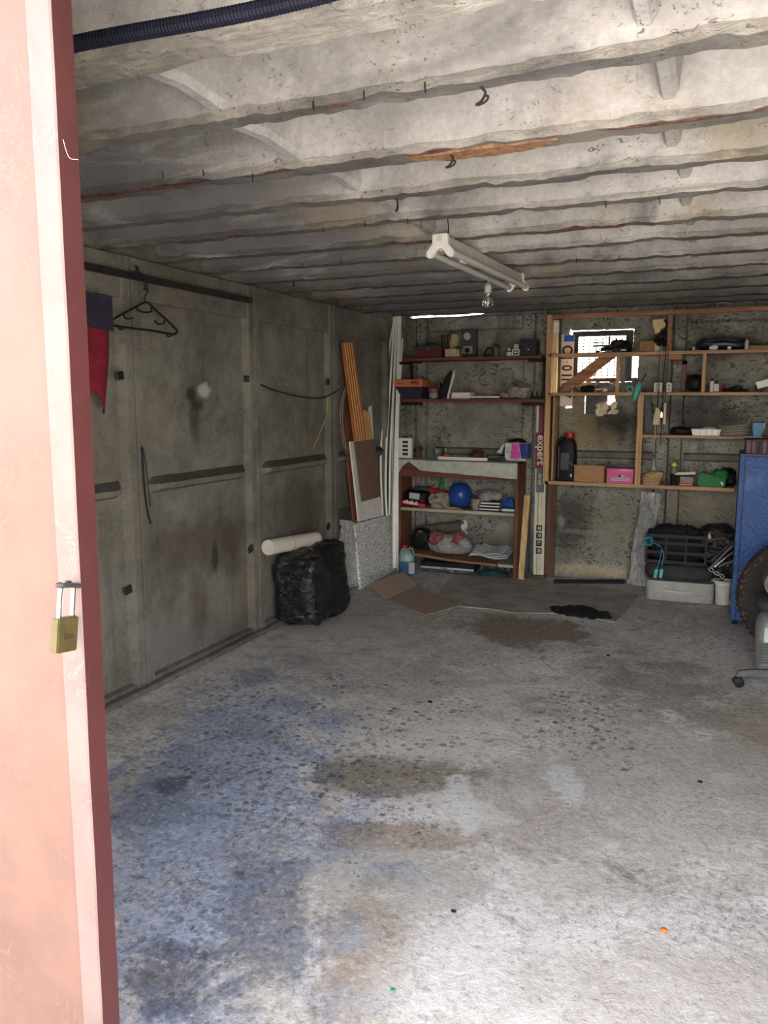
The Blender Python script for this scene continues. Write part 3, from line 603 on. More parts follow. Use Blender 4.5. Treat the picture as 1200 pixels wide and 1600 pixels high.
for i, (x, y, z) in enumerate(wbk.v):                      # the daylight gap under the roof: the panel stops short there
    if z > 2.32 and x < -1.84: wbk.v[i] = (x, y, 2.298)
wback = struct(wbk.build('wall_back', M_BACK))
MB().box(-2.97, -2.745, YB + .002, YB + .078, 2.296, 2.33).build('wall_coping', M_BACK, wback)
MB().box(-1.79, -1.58, YB + .002, YB + .078, 2.296, 2.33).build('wall_coping', M_BACK, wback)
def vrib(xa, xb, z0=0, z1=2.29, yf=.045):
    MB().prism([(xa - .012, YB + .005), (xa, YB - yf), (xb, YB - yf), (xb + .012, YB + .005)], z0, z1).build('wall_rib', M_BACK, wback, bevel=.004)
for j in (-2.66, -1.56, -.4325):
    vrib(j - .095, j - .008); vrib(j + .008, j + .095)
vrib(.62, .70)
for (xa, xb) in ((-2.54, -1.68), (-1.44, -.55), (-.31, .6)):
    b = MB()
    b.prism([(YB + .004, 1.05), (YB - .04, 1.062), (YB - .043, 1.108), (YB + .004, 1.122)], xa, xb, Matrix(((0, 0, 1, 0), (1, 0, 0, 0), (0, 1, 0, 0), (0, 0, 0, 1))))
    b.build('panel_ledge', M_LEDGE, wback, bevel=.004)
for (xa, xb) in ((-2.54, -1.68), (-.31, .6)):
    b = MB(); b.prism([(YB + .004, 2.16), (YB - .035, 2.18), (YB - .035, 2.285), (YB + .004, 2.285)], xa, xb, Matrix(((0, 0, 1, 0), (1, 0, 0, 0), (0, 1, 0, 0), (0, 0, 0, 1))))
    b.build('panel_ledge', M_BACK, wback, bevel=.004)
# right wall and front wall (outside the frame)
struct(MB().box(XR, XR + .1, .98, 7.13, -.02, 2.45).build('wall_right', M_LEFT))
fw = MB(); fw.box(-2.97, -2.25, .98, 1.08, -.02, 2.5); fw.box(1.2, XR + .1, .98, 1.08, -.02, 2.5); fw.box(-2.25, 1.2, .98, 1.08, 2.24, 2.5)
struct(fw.build('wall_front', M_LEFT))

# window guard in the back wall
w1 = struct(MB().box(WX0 + .012, WX1 - .004, YB + .012, YB + .05, 2.085, 2.130).build('window_1', M['dsteel']))
MB().box(WX0 + .012, WX0 + .062, YB + .012, YB + .05, 1.705, 2.085).build('window_frame', M['dsteel'], w1)
MB().box(WX1 - .062, WX1 - .004, YB + .012, YB + .05, 1.705, 2.085).build('window_frame', M['dsteel'], w1)
MB().box(WX0 + .062, WX1 - .062, YB + .012, YB + .05, 1.703, 1.735).build('window_frame', M['brownmetal'], w1)
for i in range(12):
    z = 1.755 + i * .0275; MB().tube([(WX0 + .06, YB + .03, z), (WX1 - .06, YB + .03, z + .004)], .0042, 4).build('window_bar', M['meshdk'], w1)
for i in range(7):
    x = WX0 + .10 + i * .053; MB().tube([(x, YB + .033, 1.735), (x + .004, YB + .033, 2.088)], .0042, 4).build('window_bar', M['meshdk'], w1)
b = MB()
for i in range(15):
    z = 1.905 + i * .012; b.bar((-1.08, YB + .06, z), (-.92, YB + .06, z), .003, .0065)
for i in range(14):
    x = -1.08 + i * .0123; b.bar((x, YB + .063, 1.90), (x, YB + .063, 2.085), .0055, .003)
tag(b.build('dark_mesh', M['meshdk'], w1), 'fine dark mesh patch behind the bars')
MB().box(-.855, -.80, YB - .012, YB + .008, 1.70, 1.93).build('window_post', M['steelwool'], w1)
# packing behind the lower break
gb = MB().box(-1.13, -.945, YB + .055, YB + .068, 1.415, 1.615).build('backing_board', M['dkgrey'], wback)
fo = lump(.105, .07, .12, .03, 22, .9, 5).build('foam_lump', M['whitefoam'], wback, loc=(-.985, YB + .012, 1.41), smooth=60)
fo2 = lump(.16, .06, .09, .04, 22, .9, 9).build('foam_lump', M['whitefoam'], wback, loc=(-.90, YB + .02, 1.43), smooth=60)

# ================================================================== DOOR LEAF AND PADLOCK
XE = -1.0
dl = struct(MB().box(-2.26, XE - .040, 1.030, 1.034, .02, 2.215).build('door_1', M_DOOR))
b = MB(); n = 60                                             # angle-iron frame, slightly dented
for i in range(n + 1):
    z = .02 + 2.195 * i / n; e = .0022 * nz(z, 0, 0, 5) + .004 * (z - 1.2); yy = 1.024 + .0012 * nz(z, 4, 0, 7)
    b.v += [(XE - .05, yy + .003, z), (XE + e - .003, yy, z), (XE + e, yy + .003, z), (XE + e, yy + .046, z), (XE + e - .006, yy + .046, z), (XE + e - .008, yy + .010, z), (XE - .05, yy + .010, z)]
b.f = [(i * 7 + j, (i + 1) * 7 + j, (i + 1) * 7 + (j + 1) % 7, i * 7 + (j + 1) % 7) for i in range(n) for j in range(7)] + [tuple(range(7)), tuple(n * 7 + j for j in range(7))]
b.mi = [1 if (i % 7) in (2, 3) and i < n * 7 else 0 for i in range(len(b.f))]
tag(b.build('angle_frame', [M_DOORB, M_EDGE], dl), 'angle-iron edge, pale on the face and maroon inside')
stp = [(XE - .010, 1.026, 1.236), (XE - .012, .998, 1.243), (XE - .006, .982, 1.246), (XE + .002, .982, 1.246), (XE + .004, .998, 1.243), (XE + .0, 1.026, 1.236)]
tag(MB().tube(cat_(stp), .0042, 8).build('staple', M['dsteel'], dl, smooth=60), 'rusty iron staple for the padlock')
pl = thing('padlock', 'small brass padlock hanging open-faced from the iron staple on the salmon door', 'padlock', (XE - .003, .983, 1.132), 0, None, (R(-9), 0, R(3)))
b = MB().box(-.0085, .0085, -.024, .024, 0, .058); b.build('body', M['brass'], pl, bevel=.002, seg=2)
sh = [(0, -.0155, .055), (0, -.0155, .098), (0, -.0135, .108), (0, -.007, .1145), (0, 0, .1165), (0, .007, .1145), (0, .0135, .108), (0, .0155, .098), (0, .0155, .055)]
MB().tube(cat_(sh), .0042, 10).build('shackle', M['chrome'], pl, smooth=60)
MB().lathe([(.0055, .0), (.0055, .003)], 14, Matrix.Translation((0, .0155, .057))).build('shackle_collar', M['brass'], pl)
MB().box(.0084, .0092, -.010, .012, .022, .030).build('maker_stamp', P('worn brass stamp', (62, 54, 34), .5, .4), pl)
hs = at(108, 250, Y=1.02)
cable('straw', [hs + Vector((-.006, -.004, .03)), hs + Vector((0, -.005, .012)), hs + Vector((.008, -.006, 0)), hs + Vector((.022, -.004, -.003))], .0004, M['beige'], 'thin pale stalk of straw caught high on the door edge', 'straw')

# ================================================================== CEILING THINGS
ca, cb = at(60, 92, Z=2.235), at(470, -12, Z=2.262)
b = MB(); pts = []; rs = []; d = cb - ca; N_ = 300
for i in range(N_ + 1):
    t_ = i / N_; pts.append(ca + d * (t_ * 1.9 - .5) + Vector((0, 0, .012 * math.sin(t_ * 6) + .0))); rs.append(.0160 if i % 2 else .0148)
o_ = pts[0].copy(); tag(MB().tube([p - o_ for p in pts], rs, 10).build('corrugated_hose', M['conduit'], loc=o_), 'dark ribbed hose slung along the nearest ceiling rib at top left', 'hose')
lx, ly, lz = -1.21, 3.47, 2.192
lamp = thing('fluorescent_lamp', 'white twin-tube fluorescent batten hanging below the ceiling ribs', 'lamp', (lx, ly, lz), R(-2.2))
L_ = 1.27
MB().prism([(-.033, .03), (-.026, .082), (.026, .082), (.033, .03), (.012, .018), (-.012, .018)], .03, L_ - .03, Matrix(((1, 0, 0, 0), (0, 0, 1, 0), (0, 1, 0, 0), (0, 0, 0, 1)))).build('housing', M['offwhite'], lamp, bevel=.003)
for s in (-1, 1):
    MB().tube([(s * .048, .02, .008), (s * .048, L_ - .02, .008)], .0145, 14).build('tube', M_TUBE, lamp, smooth=50)
for y in (0, L_ - .03):
    b = MB(); Mx = Matrix(((1, 0, 0, 0), (0, 0, 1, y), (0, 1, 0, 0), (0, 0, 0, 1)))
    poly = [(-.036, .086), (-.036, .045), (-.062, .014), (-.066, -.003), (-.057, -.016), (-.040, -.015), (-.012, .024), (.012, .024), (.040, -.015), (.057, -.016), (.066, -.003), (.062, .014), (.036, .045), (.036, .086)]
    b.prism(poly, 0, .03, Mx).build('end_cap', M['white'], lamp, bevel=.004, seg=2)
MB().lathe([(.012, 0), (.012, .002)], 16, Matrix.Translation((0, -.0015, .065)) @ Matrix.Rotation(PI / 2, 4, 'X')).build('cap_disc', M['offwhite'], lamp)
MB().box(-.006, .006, .28, .34, .005, .02).build('tube_clip', M['white'], lamp)
for y in (.10, L_ - .12):
    MB().tube([(0, y, .08), (.004, y, .13), (-.002, y - .01, .20)], .0025, 6).build('hanging_wire', M['dsteel'], lamp)
bu = thing('light_bulb', 'bare clear light bulb hanging from a socket below the tube lamp', 'bulb', at(762, 484, Y=4.28))
hb = at(762, 452, Y=4.28).z - bu.location.z
MB().lathe([(.001, 0), (.014, .003), (.024, .014), (.029, .030), (.027, .044), (.018, .060), (.0135, .072), (.013, .078)], 24).build('glass', M_GLASS, bu, smooth=70)
MB().lathe([(.0125, .074), (.0135, .080), (.0125, .086), (.0135, .092), (.012, .098)], 16).build('screw_cap', M['chrome'], bu, smooth=40)
MB().lathe([(.019, .088), (.020, .118), (.014, .134), (.004, .140)], 16).build('socket', M['ltgrey'], bu, smooth=40)
MB().tube([(0, 0, .02), (0, 0, .075)], .0025, 6).build('stem', M['white'], bu)
MB().tube([(0, 0, .135), (.003, 0, .2), (0, .0, 2.30 - bu.location.z)], .003, 6).build('cord', M['cablec'], bu)
def hook(px, py0, py1, k, label, s=1.0):
    y = ribs[k][0] + .035; p = at(px, py0, Y=y); p.z = CZ + .012; h_ = (at(px, py0, Y=y).z - at(px, py1, Y=y).z); h_ = max(.03, h_)
    q = [(0, 0, 0), (0, 0, -h_ * .25), (.010 * s, 0, -h_ * .5), (.004 * s, 0, -h_ * .8), (-.006 * s, 0, -h_ * .97), (-.012 * s, 0, -h_), (-.004 * s, 0, -h_ * 1.03), (.012 * s, 0, -h_ * .92), (.017 * s, 0, -h_ * .74), (.012 * s, 0, -h_ * .66)]
    o = MB().tube(cat_(q), .0032, 6).build('ceiling_hook', M['dsteel'], smooth=60, loc=p); tag(o, label, 'hook', 'wire hooks in the ceiling ribs')
hook(752, 134, 168, 1, 'open wire hook nearest the camera, under the bright second rib'); hook(703, 230, 257, 2, 'short wire hook beside the orange rust patch')
hook(620, 313, 338, 3, 'thin dark wire hook left of the lamp, on the fourth rib', .3); hook(458, 445, 456, 7, 'tiny wire hook near the far end of the left wall', .4)

# ================================================================== LEFT WALL THINGS
hg = thing('clothes_hanger', 'black plastic clothes hanger hanging by a chain from the steel rail', 'hanger', at(228, 478, X=-2.745))
Xh = hg.location.x
def hp(px, py): return at(px, py, X=Xh) - Vector(hg.location)
MB().tube(cat_([hp(x, y) for x, y in ((222, 474), (200, 486), (180, 497), (173, 503), (176, 508), (200, 512), (240, 517), (268, 522), (275, 521), (276, 516), (266, 505), (245, 486), (236, 477), (229, 472), (222, 474))]), .0062, 8).build('frame', M['black'], hg, smooth=60)
MB().tube(cat_([hp(x, y) for x, y in ((213, 478), (216, 485), (228, 488), (237, 486), (236, 479))]), .005, 6).build('neck_loop', M['black'], hg, smooth=60)
for q in (((193, 492), (197, 498), (208, 497)), ((242, 501), (247, 506), (256, 505), (257, 500)), ((184, 512), (190, 515), (194, 512)), ((260, 521), (263, 526), (268, 524))):
    MB().tube(cat_([hp(x, y) for x, y in q]), .0045, 6).build('strap_notch', M['black'], hg, smooth=60)
MB().tube(cat_([hp(x, y) for x, y in ((227, 474), (226, 466), (228, 460), (231, 455), (229, 450), (224, 452))]), .0035, 6).build('hook', M['dsteel'], hg, smooth=60)
for k_, (x, y) in enumerate(((228, 449), (227, 443), (228, 437))):
    c_ = hp(x, y); ring = [c_ + Vector((.004 * math.cos(a) if k_ % 2 == 0 else .008 * math.cos(a), (.008 if k_ % 2 == 0 else .004) * math.cos(a), .014 * math.sin(a))) for a in [i * PI / 5 for i in range(11)]]
    MB().tube(ring, .0028, 6).build('chain_link', M['dsteel'], hg, smooth=60)
MB().tube(cat_([hp(226, 432), hp(214, 424), hp(203, 428), hp(212, 436)]), .004, 6).build('rail_clip', M['dsteel'], hg, smooth=60)
def cl(u, v):
    y = 2.80 + .28 * u * (1 + .15 * v); z = 2.03 - (.50 + .05 * math.sin(u * 9)) * v + .03 * nz(u * 3, 0, 0, 2) * v
    return (-2.765 + .03 * math.sin(u * 9 + v * 2) * (.4 + v), y + .02 * math.sin(v * 4), z)
tag(MB().sheet(cl, 18, 16, .006, (1, 0, 0)).build('cloth', M['redcloth'], smooth=60), 'dark red cloth hanging on the left wall behind the door edge', 'cloth')
cl2 = lambda u, v: (-2.735 + .012 * math.sin(u * 8), 2.80 + .295 * u, 2.035 - .13 * v - .03 * u * v)
tag(MB().sheet(cl2, 12, 5, .006, (1, 0, 0)).build('folded_cloth', M['navycloth'], smooth=60), 'dark navy cloth folded over the top of the red cloth', 'cloth')
W_ = lambda *q: [at(x, y, X=XL + .055) for x, y in q]
cable('hanging_wire', W_((222, 698), (224, 730), (227, 770), (231, 800), (236, 818)), .0045, M['black'], 'loose black wire hanging longest beside the left wall joint', 'wire')
cable('hanging_wire', W_((224, 700), (229, 730), (232, 760), (235, 792)), .0035, M['dsteel'], 'shorter grey wire hanging just right of the black one', 'wire')
cable('wall_cable', [at(408, 601, X=XL + .05), at(430, 610, X=XL + .05), at(465, 619, X=XL + .05), at(500, 622, X=XL + .055), at(518, 616, X=XL + .055), at(531, 608, X=XL + .05)], .005, M['black'], 'black cable sagging across the left wall between two panel joints')
cable('string', [at(512, 618, X=XL + .052), at(510, 650, X=XL + .05), at(498, 680, X=XL + .02), at(489, 702, X=XL + .02)], .003, M['yelstring'], 'yellow string hanging from the sagging black cable', 'string')
for k_, (dx, lb) in enumerate(((0, 'outer'), (3, 'inner'))):
    cable('cable_loop', [at(x + dx, y, X=XL + .045 - .0 * k_) for x, y in ((540, 605), (533, 630), (532, 660), (536, 690), (541, 702))], .004, M['cablec'], 'pale cable hanging behind the brown boards, %s strand' % lb)
cw = MB().tube(cat_([at(139, 470, X=XL + .01), at(160, 455, X=XL + .01), at(182, 440, X=XL + .01)]), .002, 5); tag(cw.build('thin_wire', M['black']), 'thin black wire slanting under the steel rail', 'wire')

# ================================================================== CORNER: leaning boards
def lean(name, label, cat, corners, th, mat, X=None, extra=None, group=None, kids=None, bevel=.001):
    """four pixel corners TL TR BR BL, each with its own X plane (or a Y plane when given as ('Y', v))"""
    pts = [at(px, py, Y=pl_[1]) if isinstance(pl_, tuple) else at(px, py, X=pl_) for px, py, pl_ in corners]
    nrm = (pts[1] - pts[0]).cross(pts[3] - pts[0]).normalized()
    if nrm.dot(CAM - pts[0]) > 0: nrm = -nrm                      # thickness goes away from the viewer
    base = min(pts, key=lambda p: p.z).copy(); o4 = [p - base for p in pts]
    vs = o4 + [p + nrm * th for p in o4]
    b = MB().add(vs, [(0, 1, 2, 3), (7, 6, 5, 4), (0, 4, 5, 1), (1, 5, 6, 2), (2, 6, 7, 3), (3, 7, 4, 0)])
    if kids:
        t_ = thing(name, label, cat, base, 0, group); b.build('board', mat, t_, bevel=bevel); kids(t_, o4, nrm); return t_
    o = b.build(name, mat, bevel=bevel, loc=base); return tag(o, label, cat, group)
def bead_kids(t_, q, nrm):
    for k in range(1, 5):
        f = k / 5 - .01; a, c = q[0].lerp(q[1], f), q[3].lerp(q[2], f)
        MB().bar(a - nrm * .0015, c - nrm * .0015, .010, .004, nrm).build('groove', M['beadg'], t_)
lean('cladding_board', 'tall orange-brown cladding board with pale grooves leaning in the corner', 'board', [(534.7, 536, -2.80), (552, 534, -2.80), (573, 686, -2.745), (554.5, 689, -2.745)], .012, M['bead'], kids=bead_kids)
# its lower, hidden part continues behind the other boards down to the floor
lean('cladding_board', 'short orange cladding offcut behind the tall orange board', 'board', [(565, 639, -2.805), (577, 644, -2.805), (593, 770, -2.78), (581, 770, -2.78)], .012, M['bead'], kids=bead_kids)
lean('tall_board', 'narrow red-brown board leaning left of the white panel', 'board', [(535, 646, -2.835), (552, 642, -2.815), (562, 812, -2.775), (553, 816, -2.785)], .016, M['redwood'])
lean('tall_board', 'dark brown board half hidden behind the narrow red-brown board', 'board', [(536, 621, -2.845), (545, 619, -2.845), (551, 700, -2.842), (543, 702, -2.842)], .01, M['brownpan'])
lean('white_sheet', 'white panel standing behind the small brown board', 'panel', [(547, 690, -2.775), (585, 684, -2.775), (597, 806, -2.735), (561, 815, -2.735)], .014, M['white'])
lean('brown_board', 'small flat brown board hung in front of the white panel', 'board', [(554, 690, -2.755), (586, 686, -2.755), (595, 776, -2.715), (566, 784, -2.715)], .008, M['brownlt'])
lean('ceiling_tile', 'white pebble-textured tile leaning on edge in the corner above the cardboard', 'tile', [(555, 818, -2.79), (612, 803, -2.79), (620, 890, -2.715), (564, 921, -2.715)], .022, M_TILE)
lean('edge_batten', 'short white batten standing behind the orange boards', 'batten', [(577, 636, -2.812), (581, 633, -2.812), (584, 690, -2.80), (580, 690, -2.80)], .01, M['white'])
lean('grey_offcut', 'dark grey panel edge low on the left wall beside the foil-wrapped sheet', 'board', [(533, 795, -2.825), (549, 792, -2.825), (550, 812, -2.82), (534, 814, -2.82)], .02, M['dkgrey'])
# foil wrapped sheet
f4 = [at(534, 812, X=-2.81), at(556, 815, X=-2.80), at(563, 914, X=-2.74), at(536, 922, X=-2.76)]
def ff(u, v):
    p = f4[0].lerp(f4[1], u).lerp(f4[3].lerp(f4[2], u), v); return p + Vector((.022 * nz(u * 4, v * 9, 0, 1.6) + .012 * nz(u * 9, v * 22, 2, 1.3), .03 * nz(v * 6, 3, u, 1), 0))
tag(MB().sheet(ff, 14, 30, .02, (1, 0, 0)).build('foil_sheet', M_FOIL, smooth=25), 'insulation sheet in crinkled silver foil between the bin bag and the pebbled tile', 'insulation')
# white trim strips
def strip(pts, w, label, th=.007, mat=None):
    P_ = [at(px, py, X=pl_) if not isinstance(pl_, tuple) else at(px, py, Y=pl_[1]) for px, py, pl_ in pts]; c_ = cat_(P_, 10); base = c_[-1].copy()
    b = MB(); n = len(c_)
    for i, p in enumerate(c_):
        dr = (CAM - p); dr.z = 0; dr.normalize(); sd = Vector((-dr.y, dr.x, 0)); q = p - base
        b.v += [q - sd * w / 2, q + sd * w / 2, q + sd * w / 2 - dr * th, q - sd * w / 2 - dr * th]
    b.f = [(i * 4 + j, (i + 1) * 4 + j, (i + 1) * 4 + (j + 1) % 4, i * 4 + (j + 1) % 4) for i in range(n - 1) for j in range(4)] + [(0, 1, 2, 3), tuple((n - 1) * 4 + j for j in range(4))]
    b.mi = [0] * len(b.f)
    return tag(b.build('trim_strip', mat or M['white'], loc=base), label, 'strip', 'white trim strips leaning in the corner')
S1 = ('Y', 6.95); S2 = ('Y', 6.80); S3 = ('Y', 6.70); S4 = ('Y', 6.60)
strip([(611, 497, S1), (602, 540, S2), (591, 630, S3), (588, 700, S4), (591, 770, S4), (595, 806, S4)], .017, 'white trim strip bowing furthest left of the corner bundle')
strip([(614, 494, S1), (607, 560, S2), (598, 650, S3), (595, 730, S4), (598, 806, S4)], .016, 'second white trim strip from the left, bowed inside the first')
strip([(616, 495, S1), (611, 580, S2), (604.5, 680, S3), (602.5, 760, S4), (604.5, 806, S4)], .018, 'third white trim strip from the left of the corner bundle', .008)
strip([(619, 494, S1), (615, 600, S2), (610, 700, S3), (608.5, 804, S4)], .016, 'fourth white trim strip from the left, standing almost straight')
strip([(624, 494, S1), (622, 600, ('Y', 6.78)), (619, 700, ('Y', 6.66)), (617, 800, ('Y', 6.56)), (616.5, 888, ('Y', 6.54))], .036, 'widest white trim strip at the right of the corner bundle', .012, M['white'])
strip([(629, 528, S1), (625, 600, S2), (622, 660, ('Y', 6.68)), (621.5, 760, ('Y', 6.62)), (621.5, 893, ('Y', 6.60))], .014, 'short narrow white strip at the right edge of the corner bundle', .01)
strip([(621, 495, ('Y', 6.98)), (618, 560, ('Y', 6.86)), (613.5, 680, ('Y', 6.74)), (613, 890, ('Y', 6.62))], .016, 'greyer white strip standing behind the widest one', .006, M['ltgrey'])

# bin bag, roll of lining paper
gbc = Vector((-2.65, 4.93, 0))
bb = lump(.36, .60, .52, .05, 3.2, .38, 2.7, 90, 60, True, .8)
for i, p in enumerate(bb.v):
    p = Vector(p); q = p.copy()
    cr = noise.fractal(Vector((p.x * 6 + p.z * 3, p.y * 6, p.z * 13 + 3)), 1, 2.1, 2); nr = Vector((p.x, p.y, (p.z - .22) * .8)).normalized()
    q += nr * (-.040 * abs(cr) - .010 * abs(nz(p.x * 7 + p.z * 5, p.y * 7, p.z * 16, 1)))
    pk = max(0, 1 - (Vector((p.x - .10, p.y - .16, p.z - .48)).length / .18)); q.z += .045 * pk
    q.z -= .02 * max(0, (p.x + .1)) * (1 if p.z > .4 else 0); q.z = max(0, q.z)
    q.x = max(q.x, -2.812 - gbc.x)
    bb.v[i] = tuple(q)
bag = tag(bb.build('bin_bag', M_BAG, loc=gbc, smooth=70), 'full black plastic bin bag slumped on the floor against the left wall', 'bag')
ra = at(419, 862, X=-2.76); rb = at(494, 850, X=-2.745)
ra.z += .028; rb.z += .038
rl = thing('paper_roll', 'rolled white lining paper lying behind and on top of the black bin bag', 'roll', ra)
dv = rb - ra; MB().tube([Vector((0, 0, 0)), dv * .5 + Vector((0, 0, .002)), dv], .052, 20).build('roll', M['roll'], rl, smooth=50)
MB().tube([dv * .40, dv * .415], .0535, 20).build('tie', M['beige'], rl)

# cardboard on the floor
q = [at(576, 913, Z=.10), at(630, 893, Z=.10), at(653, 915, Z=.02), at(604, 936, Z=.02)]
q2 = [at(604, 936, Z=.02), at(653, 915, Z=.02), at(718, 946, Z=.008), at(664, 961, Z=.008)]
cbt = thing('cardboard_sheet', 'brown cardboard sheet with a fold lying on the floor before the pebbled tile', 'cardboard', (0, 0, 0))
for qq, nm in ((q, 'raised_flap'), (q2, 'flat_flap')):
    MB().sheet(lambda u, v, qq=qq: qq[0].lerp(qq[1], u).lerp(qq[3].lerp(qq[2], u), v) + Vector((0, 0, .004 * nz(u * 3, v * 3, 1, 1))), 8, 8, .006).build(nm, M['carton_dk'], cbt, smooth=60)

# ================================================================== LEFT SHELVES ON THE BACK WALL
YS = 6.76
def zpx(px, py, Y=YS): return at(px, py, Y=Y).z
def wall_shelf(label, px0, px1, py_top0, py_top1, th):
    x0, x1 = at(px0, py_top0, Y=YS).x, at(px1, py_top1, Y=YS).x; z = (zpx(px0, py_top0) + zpx(px1, py_top1)) / 2
    t = thing('wall_shelf', label, 'shelf', ((x0 + x1) / 2, YS, z)); w = (x1 - x0) / 2
    MB().box(-w, w, 0, YB - YS - .06, -th, 0).build('board', M['red_board'], t, bevel=.003)
    return t, w, z
SA, wa, zA = wall_shelf('upper red-brown wall shelf holding the toolbox and yellow parts', 629, 846, 559, 556, .026)
SBt, wb_, zB = wall_shelf('lower red-brown wall shelf holding the shoe box and upright shoe', 620, 853, 624, 622.5, .028)
for s, zz in ((-1, .05), (1, .02)):
    x = wa * s - s * .09
    b = MB(); b.box(x - .015, x + .015, .03, .23, -.040, -.026); b.build('bracket', M['black'], SA, bevel=.002)
b = MB(); xk = at(828, 590, Y=6.9).x - SA.location.x; b.box(xk - .0, xk + .145, .05, .07, -.052, -.027); b.box(xk + .125, xk + .145, .05, .07, zB - zA + .001, -.03); b.build('bracket_frame', M['black'], SA, bevel=.002)
xk = at(628, 590, Y=6.9).x - SA.location.x; b = MB(); b.box(xk, xk + .13, .07, .09, -.052, -.027); b.box(xk + .108, xk + .13, .07, .09, zB - zA + .001, -.03); b.build('bracket_frame', M['black'], SA, bevel=.002)
for s in (-1, 1):
    b = MB(); x = (wb_ - .12) * s; b.box(x - .1, x + .1, .05, .08, -.055, -.029); b.build('bracket', M['black'], SBt, bevel=.002)
YI = 6.86
def on(name, label, cat, pb, z, Y=YI, rz=0, group=None):
    xc, zb, w, h = bxp(*pb, Y); t = thing(name, label, cat, (xc, Y, z + .0015), rz, group); return t, w, h
# upper shelf
t, w, h = on('toolbox', 'dark red metal toolbox with a black lid on the upper left shelf', 'toolbox', (654, 538, 694, 558), zA)
MB().box(-w / 2, w / 2, -.08, .08, 0, h * .68).build('body', M['red_dk'], t, bevel=.004)
MB().prism([(-w / 2 - .004, 0), (w / 2 + .004, 0), (w / 2 - .02, h * .3), (-w / 2 + .02, h * .3)], -.084, .084, Matrix(((1, 0, 0, 0), (0, 0, 1, 0), (0, 1, 0, h * .68), (0, 0, 0, 1)))).build('lid', M['dkgrey'], t, bevel=.003)
MB().tube(cat_([(-w * .2, 0, h * .97), (-w * .18, 0, h * 1.1), (w * .18, 0, h * 1.1), (w * .2, 0, h * .97)]), .005, 6).build('handle', M['black'], t)
MB().box(-.012, .012, -.088, -.08, h * .52, h * .76).build('latch', M['steel'], t)
t, w, h = on('enamel_box', 'pale yellow open box with wires in front of the yellow canister', 'box', (697, 545, 721, 558), zA, 6.82)
open_carton(t, w, .07, h, M['yellowish'], .004)
for x in (.2, .35, .45):
    MB().tube(cat_([(w * x - .02, 0, .02), (w * x - .025, -.01, h * 1.2), (w * x + .01, -.04, h * 1.15), (w * x + .015, -.042, h * .4)]), .0022, 5).build('wire', M['black'], t)
t, w, h = on('canister', 'tall pale yellow canister standing behind the open box', 'canister', (702, 520, 717, 557), zA, 6.93)
MB().lathe([(w * .5, 0), (w * .5, h * .72), (w * .46, h * .9), (w * .30, h)], 18).build('body', M['yellowish'], t, smooth=50)
MB().lathe([(w * .51, h * .08), (w * .51, h * .13)], 18).build('band', M['beige'], t)
t, w, h = on('plier_bundle', 'brown-handled tools bunched upright beside the yellow canister', 'tools', (690, 519, 703, 546), zA, 6.85)
for i, (a, c) in enumerate(((-.02, -.04), (-.005, -.012), (.012, .02), (.022, .045))):
    MB().tube([(a, 0, .0), (a * 1.2 - .004, 0, h * .7), (c, -.005, h * 1.35)], [.005, .007, .006], 6).build('tool', M['rust'] if i % 2 else M['dsteel'], t)
t, w, h = on('electric_panel', 'dark wall panel with a round dial and a socket behind the wires', 'panel', (722, 512, 746, 556), zA, 6.96)
MB().box(-w / 2, w / 2, -.025, .025, 0, h).build('plate', M['dkgrey'], t, bevel=.003)
MB().lathe([(.030, 0), (.034, .006), (.028, .012), (.020, .012), (.018, .006)], 20, Matrix.Translation((-.015, -.025, h * .76)) @ Matrix.Rotation(PI / 2, 4, 'X')).build('dial', M['ltgrey'], t, smooth=40)
MB().box(-.05, .035, -.037, -.025, h * .14, h * .42).build('socket_plate', M['grey'], t, bevel=.004)
MB().lathe([(.022, 0), (.022, .01), (.014, .012)], 16, Matrix.Translation((-.01, -.037, h * .26)) @ Matrix.Rotation(PI / 2, 4, 'X')).build('socket', M['black'], t)
t, w, h = on('clamp', 'small black clamp lying on the upper left shelf', 'clamp', (757, 540, 770, 556), zA, 6.84)
MB().tube(cat_([(-w * .5, 0, .01), (-w * .4, 0, h * .5), (0, 0, h * .9), (w * .5, 0, h * .7), (w * .6, 0, .02)]), .007, 6).build('jaw', M['black'], t)
MB().box(-w * .55, w * .6, -.02, .02, 0, .018).build('base', M['dsteel'], t, bevel=.003)
t, w, h = on('steel_tin', 'small grey tin with a wire handle right of the black clamp', 'tin', (770, 541, 780, 556), zA, 6.86)
MB().lathe([(w * .5, 0), (w * .5, h * .8), (w * .45, h * .85)], 16).build('body', M['steelwool'], t, smooth=40)
MB().tube(cat_([(-w * .5, 0, h * .7), (-w * .4, 0, h * 1.25), (w * .4, 0, h * 1.2), (w * .5, 0, h * .7)]), .003, 5).build('handle', M['black'], t)
t, w, h = on('glue_bottle', 'white dropper bottle with a black collar on the upper left shelf', 'bottle', (791, 543, 801, 556), zA, 6.83)
MB().lathe([(w * .48, 0), (w * .48, h * .42), (w * .4, h * .5)], 16).build('body', M['white'], t, smooth=40)
MB().lathe([(w * .42, h * .5), (w * .42, h * .6)], 16).build('collar', M['black'], t); MB().lathe([(w * .2, h * .6), (w * .24, h * .8), (w * .1, h)], 12).build('nozzle', M['white'], t, smooth=40)
t, w, h = on('white_jar', 'square white jar with a printed label beside the dark blue box', 'jar', (801, 537, 813, 556), zA, 6.83)
MB().box(-w / 2, w / 2, -.03, .03, 0, h * .58).build('body', M['white'], t, bevel=.005); MB().box(-w * .3, w * .3, -.022, .022, h * .6, h).build('cap', M['ltgrey'], t, bevel=.004)
MB().box(-w * .3, w * .3, -.0315, -.0298, h * .12, h * .46).build('label', M['printblack'], t); MB().box(-w * .2, w * .2, -.0325, -.031, h * .22, h * .36).build('label', M['paper'], t)
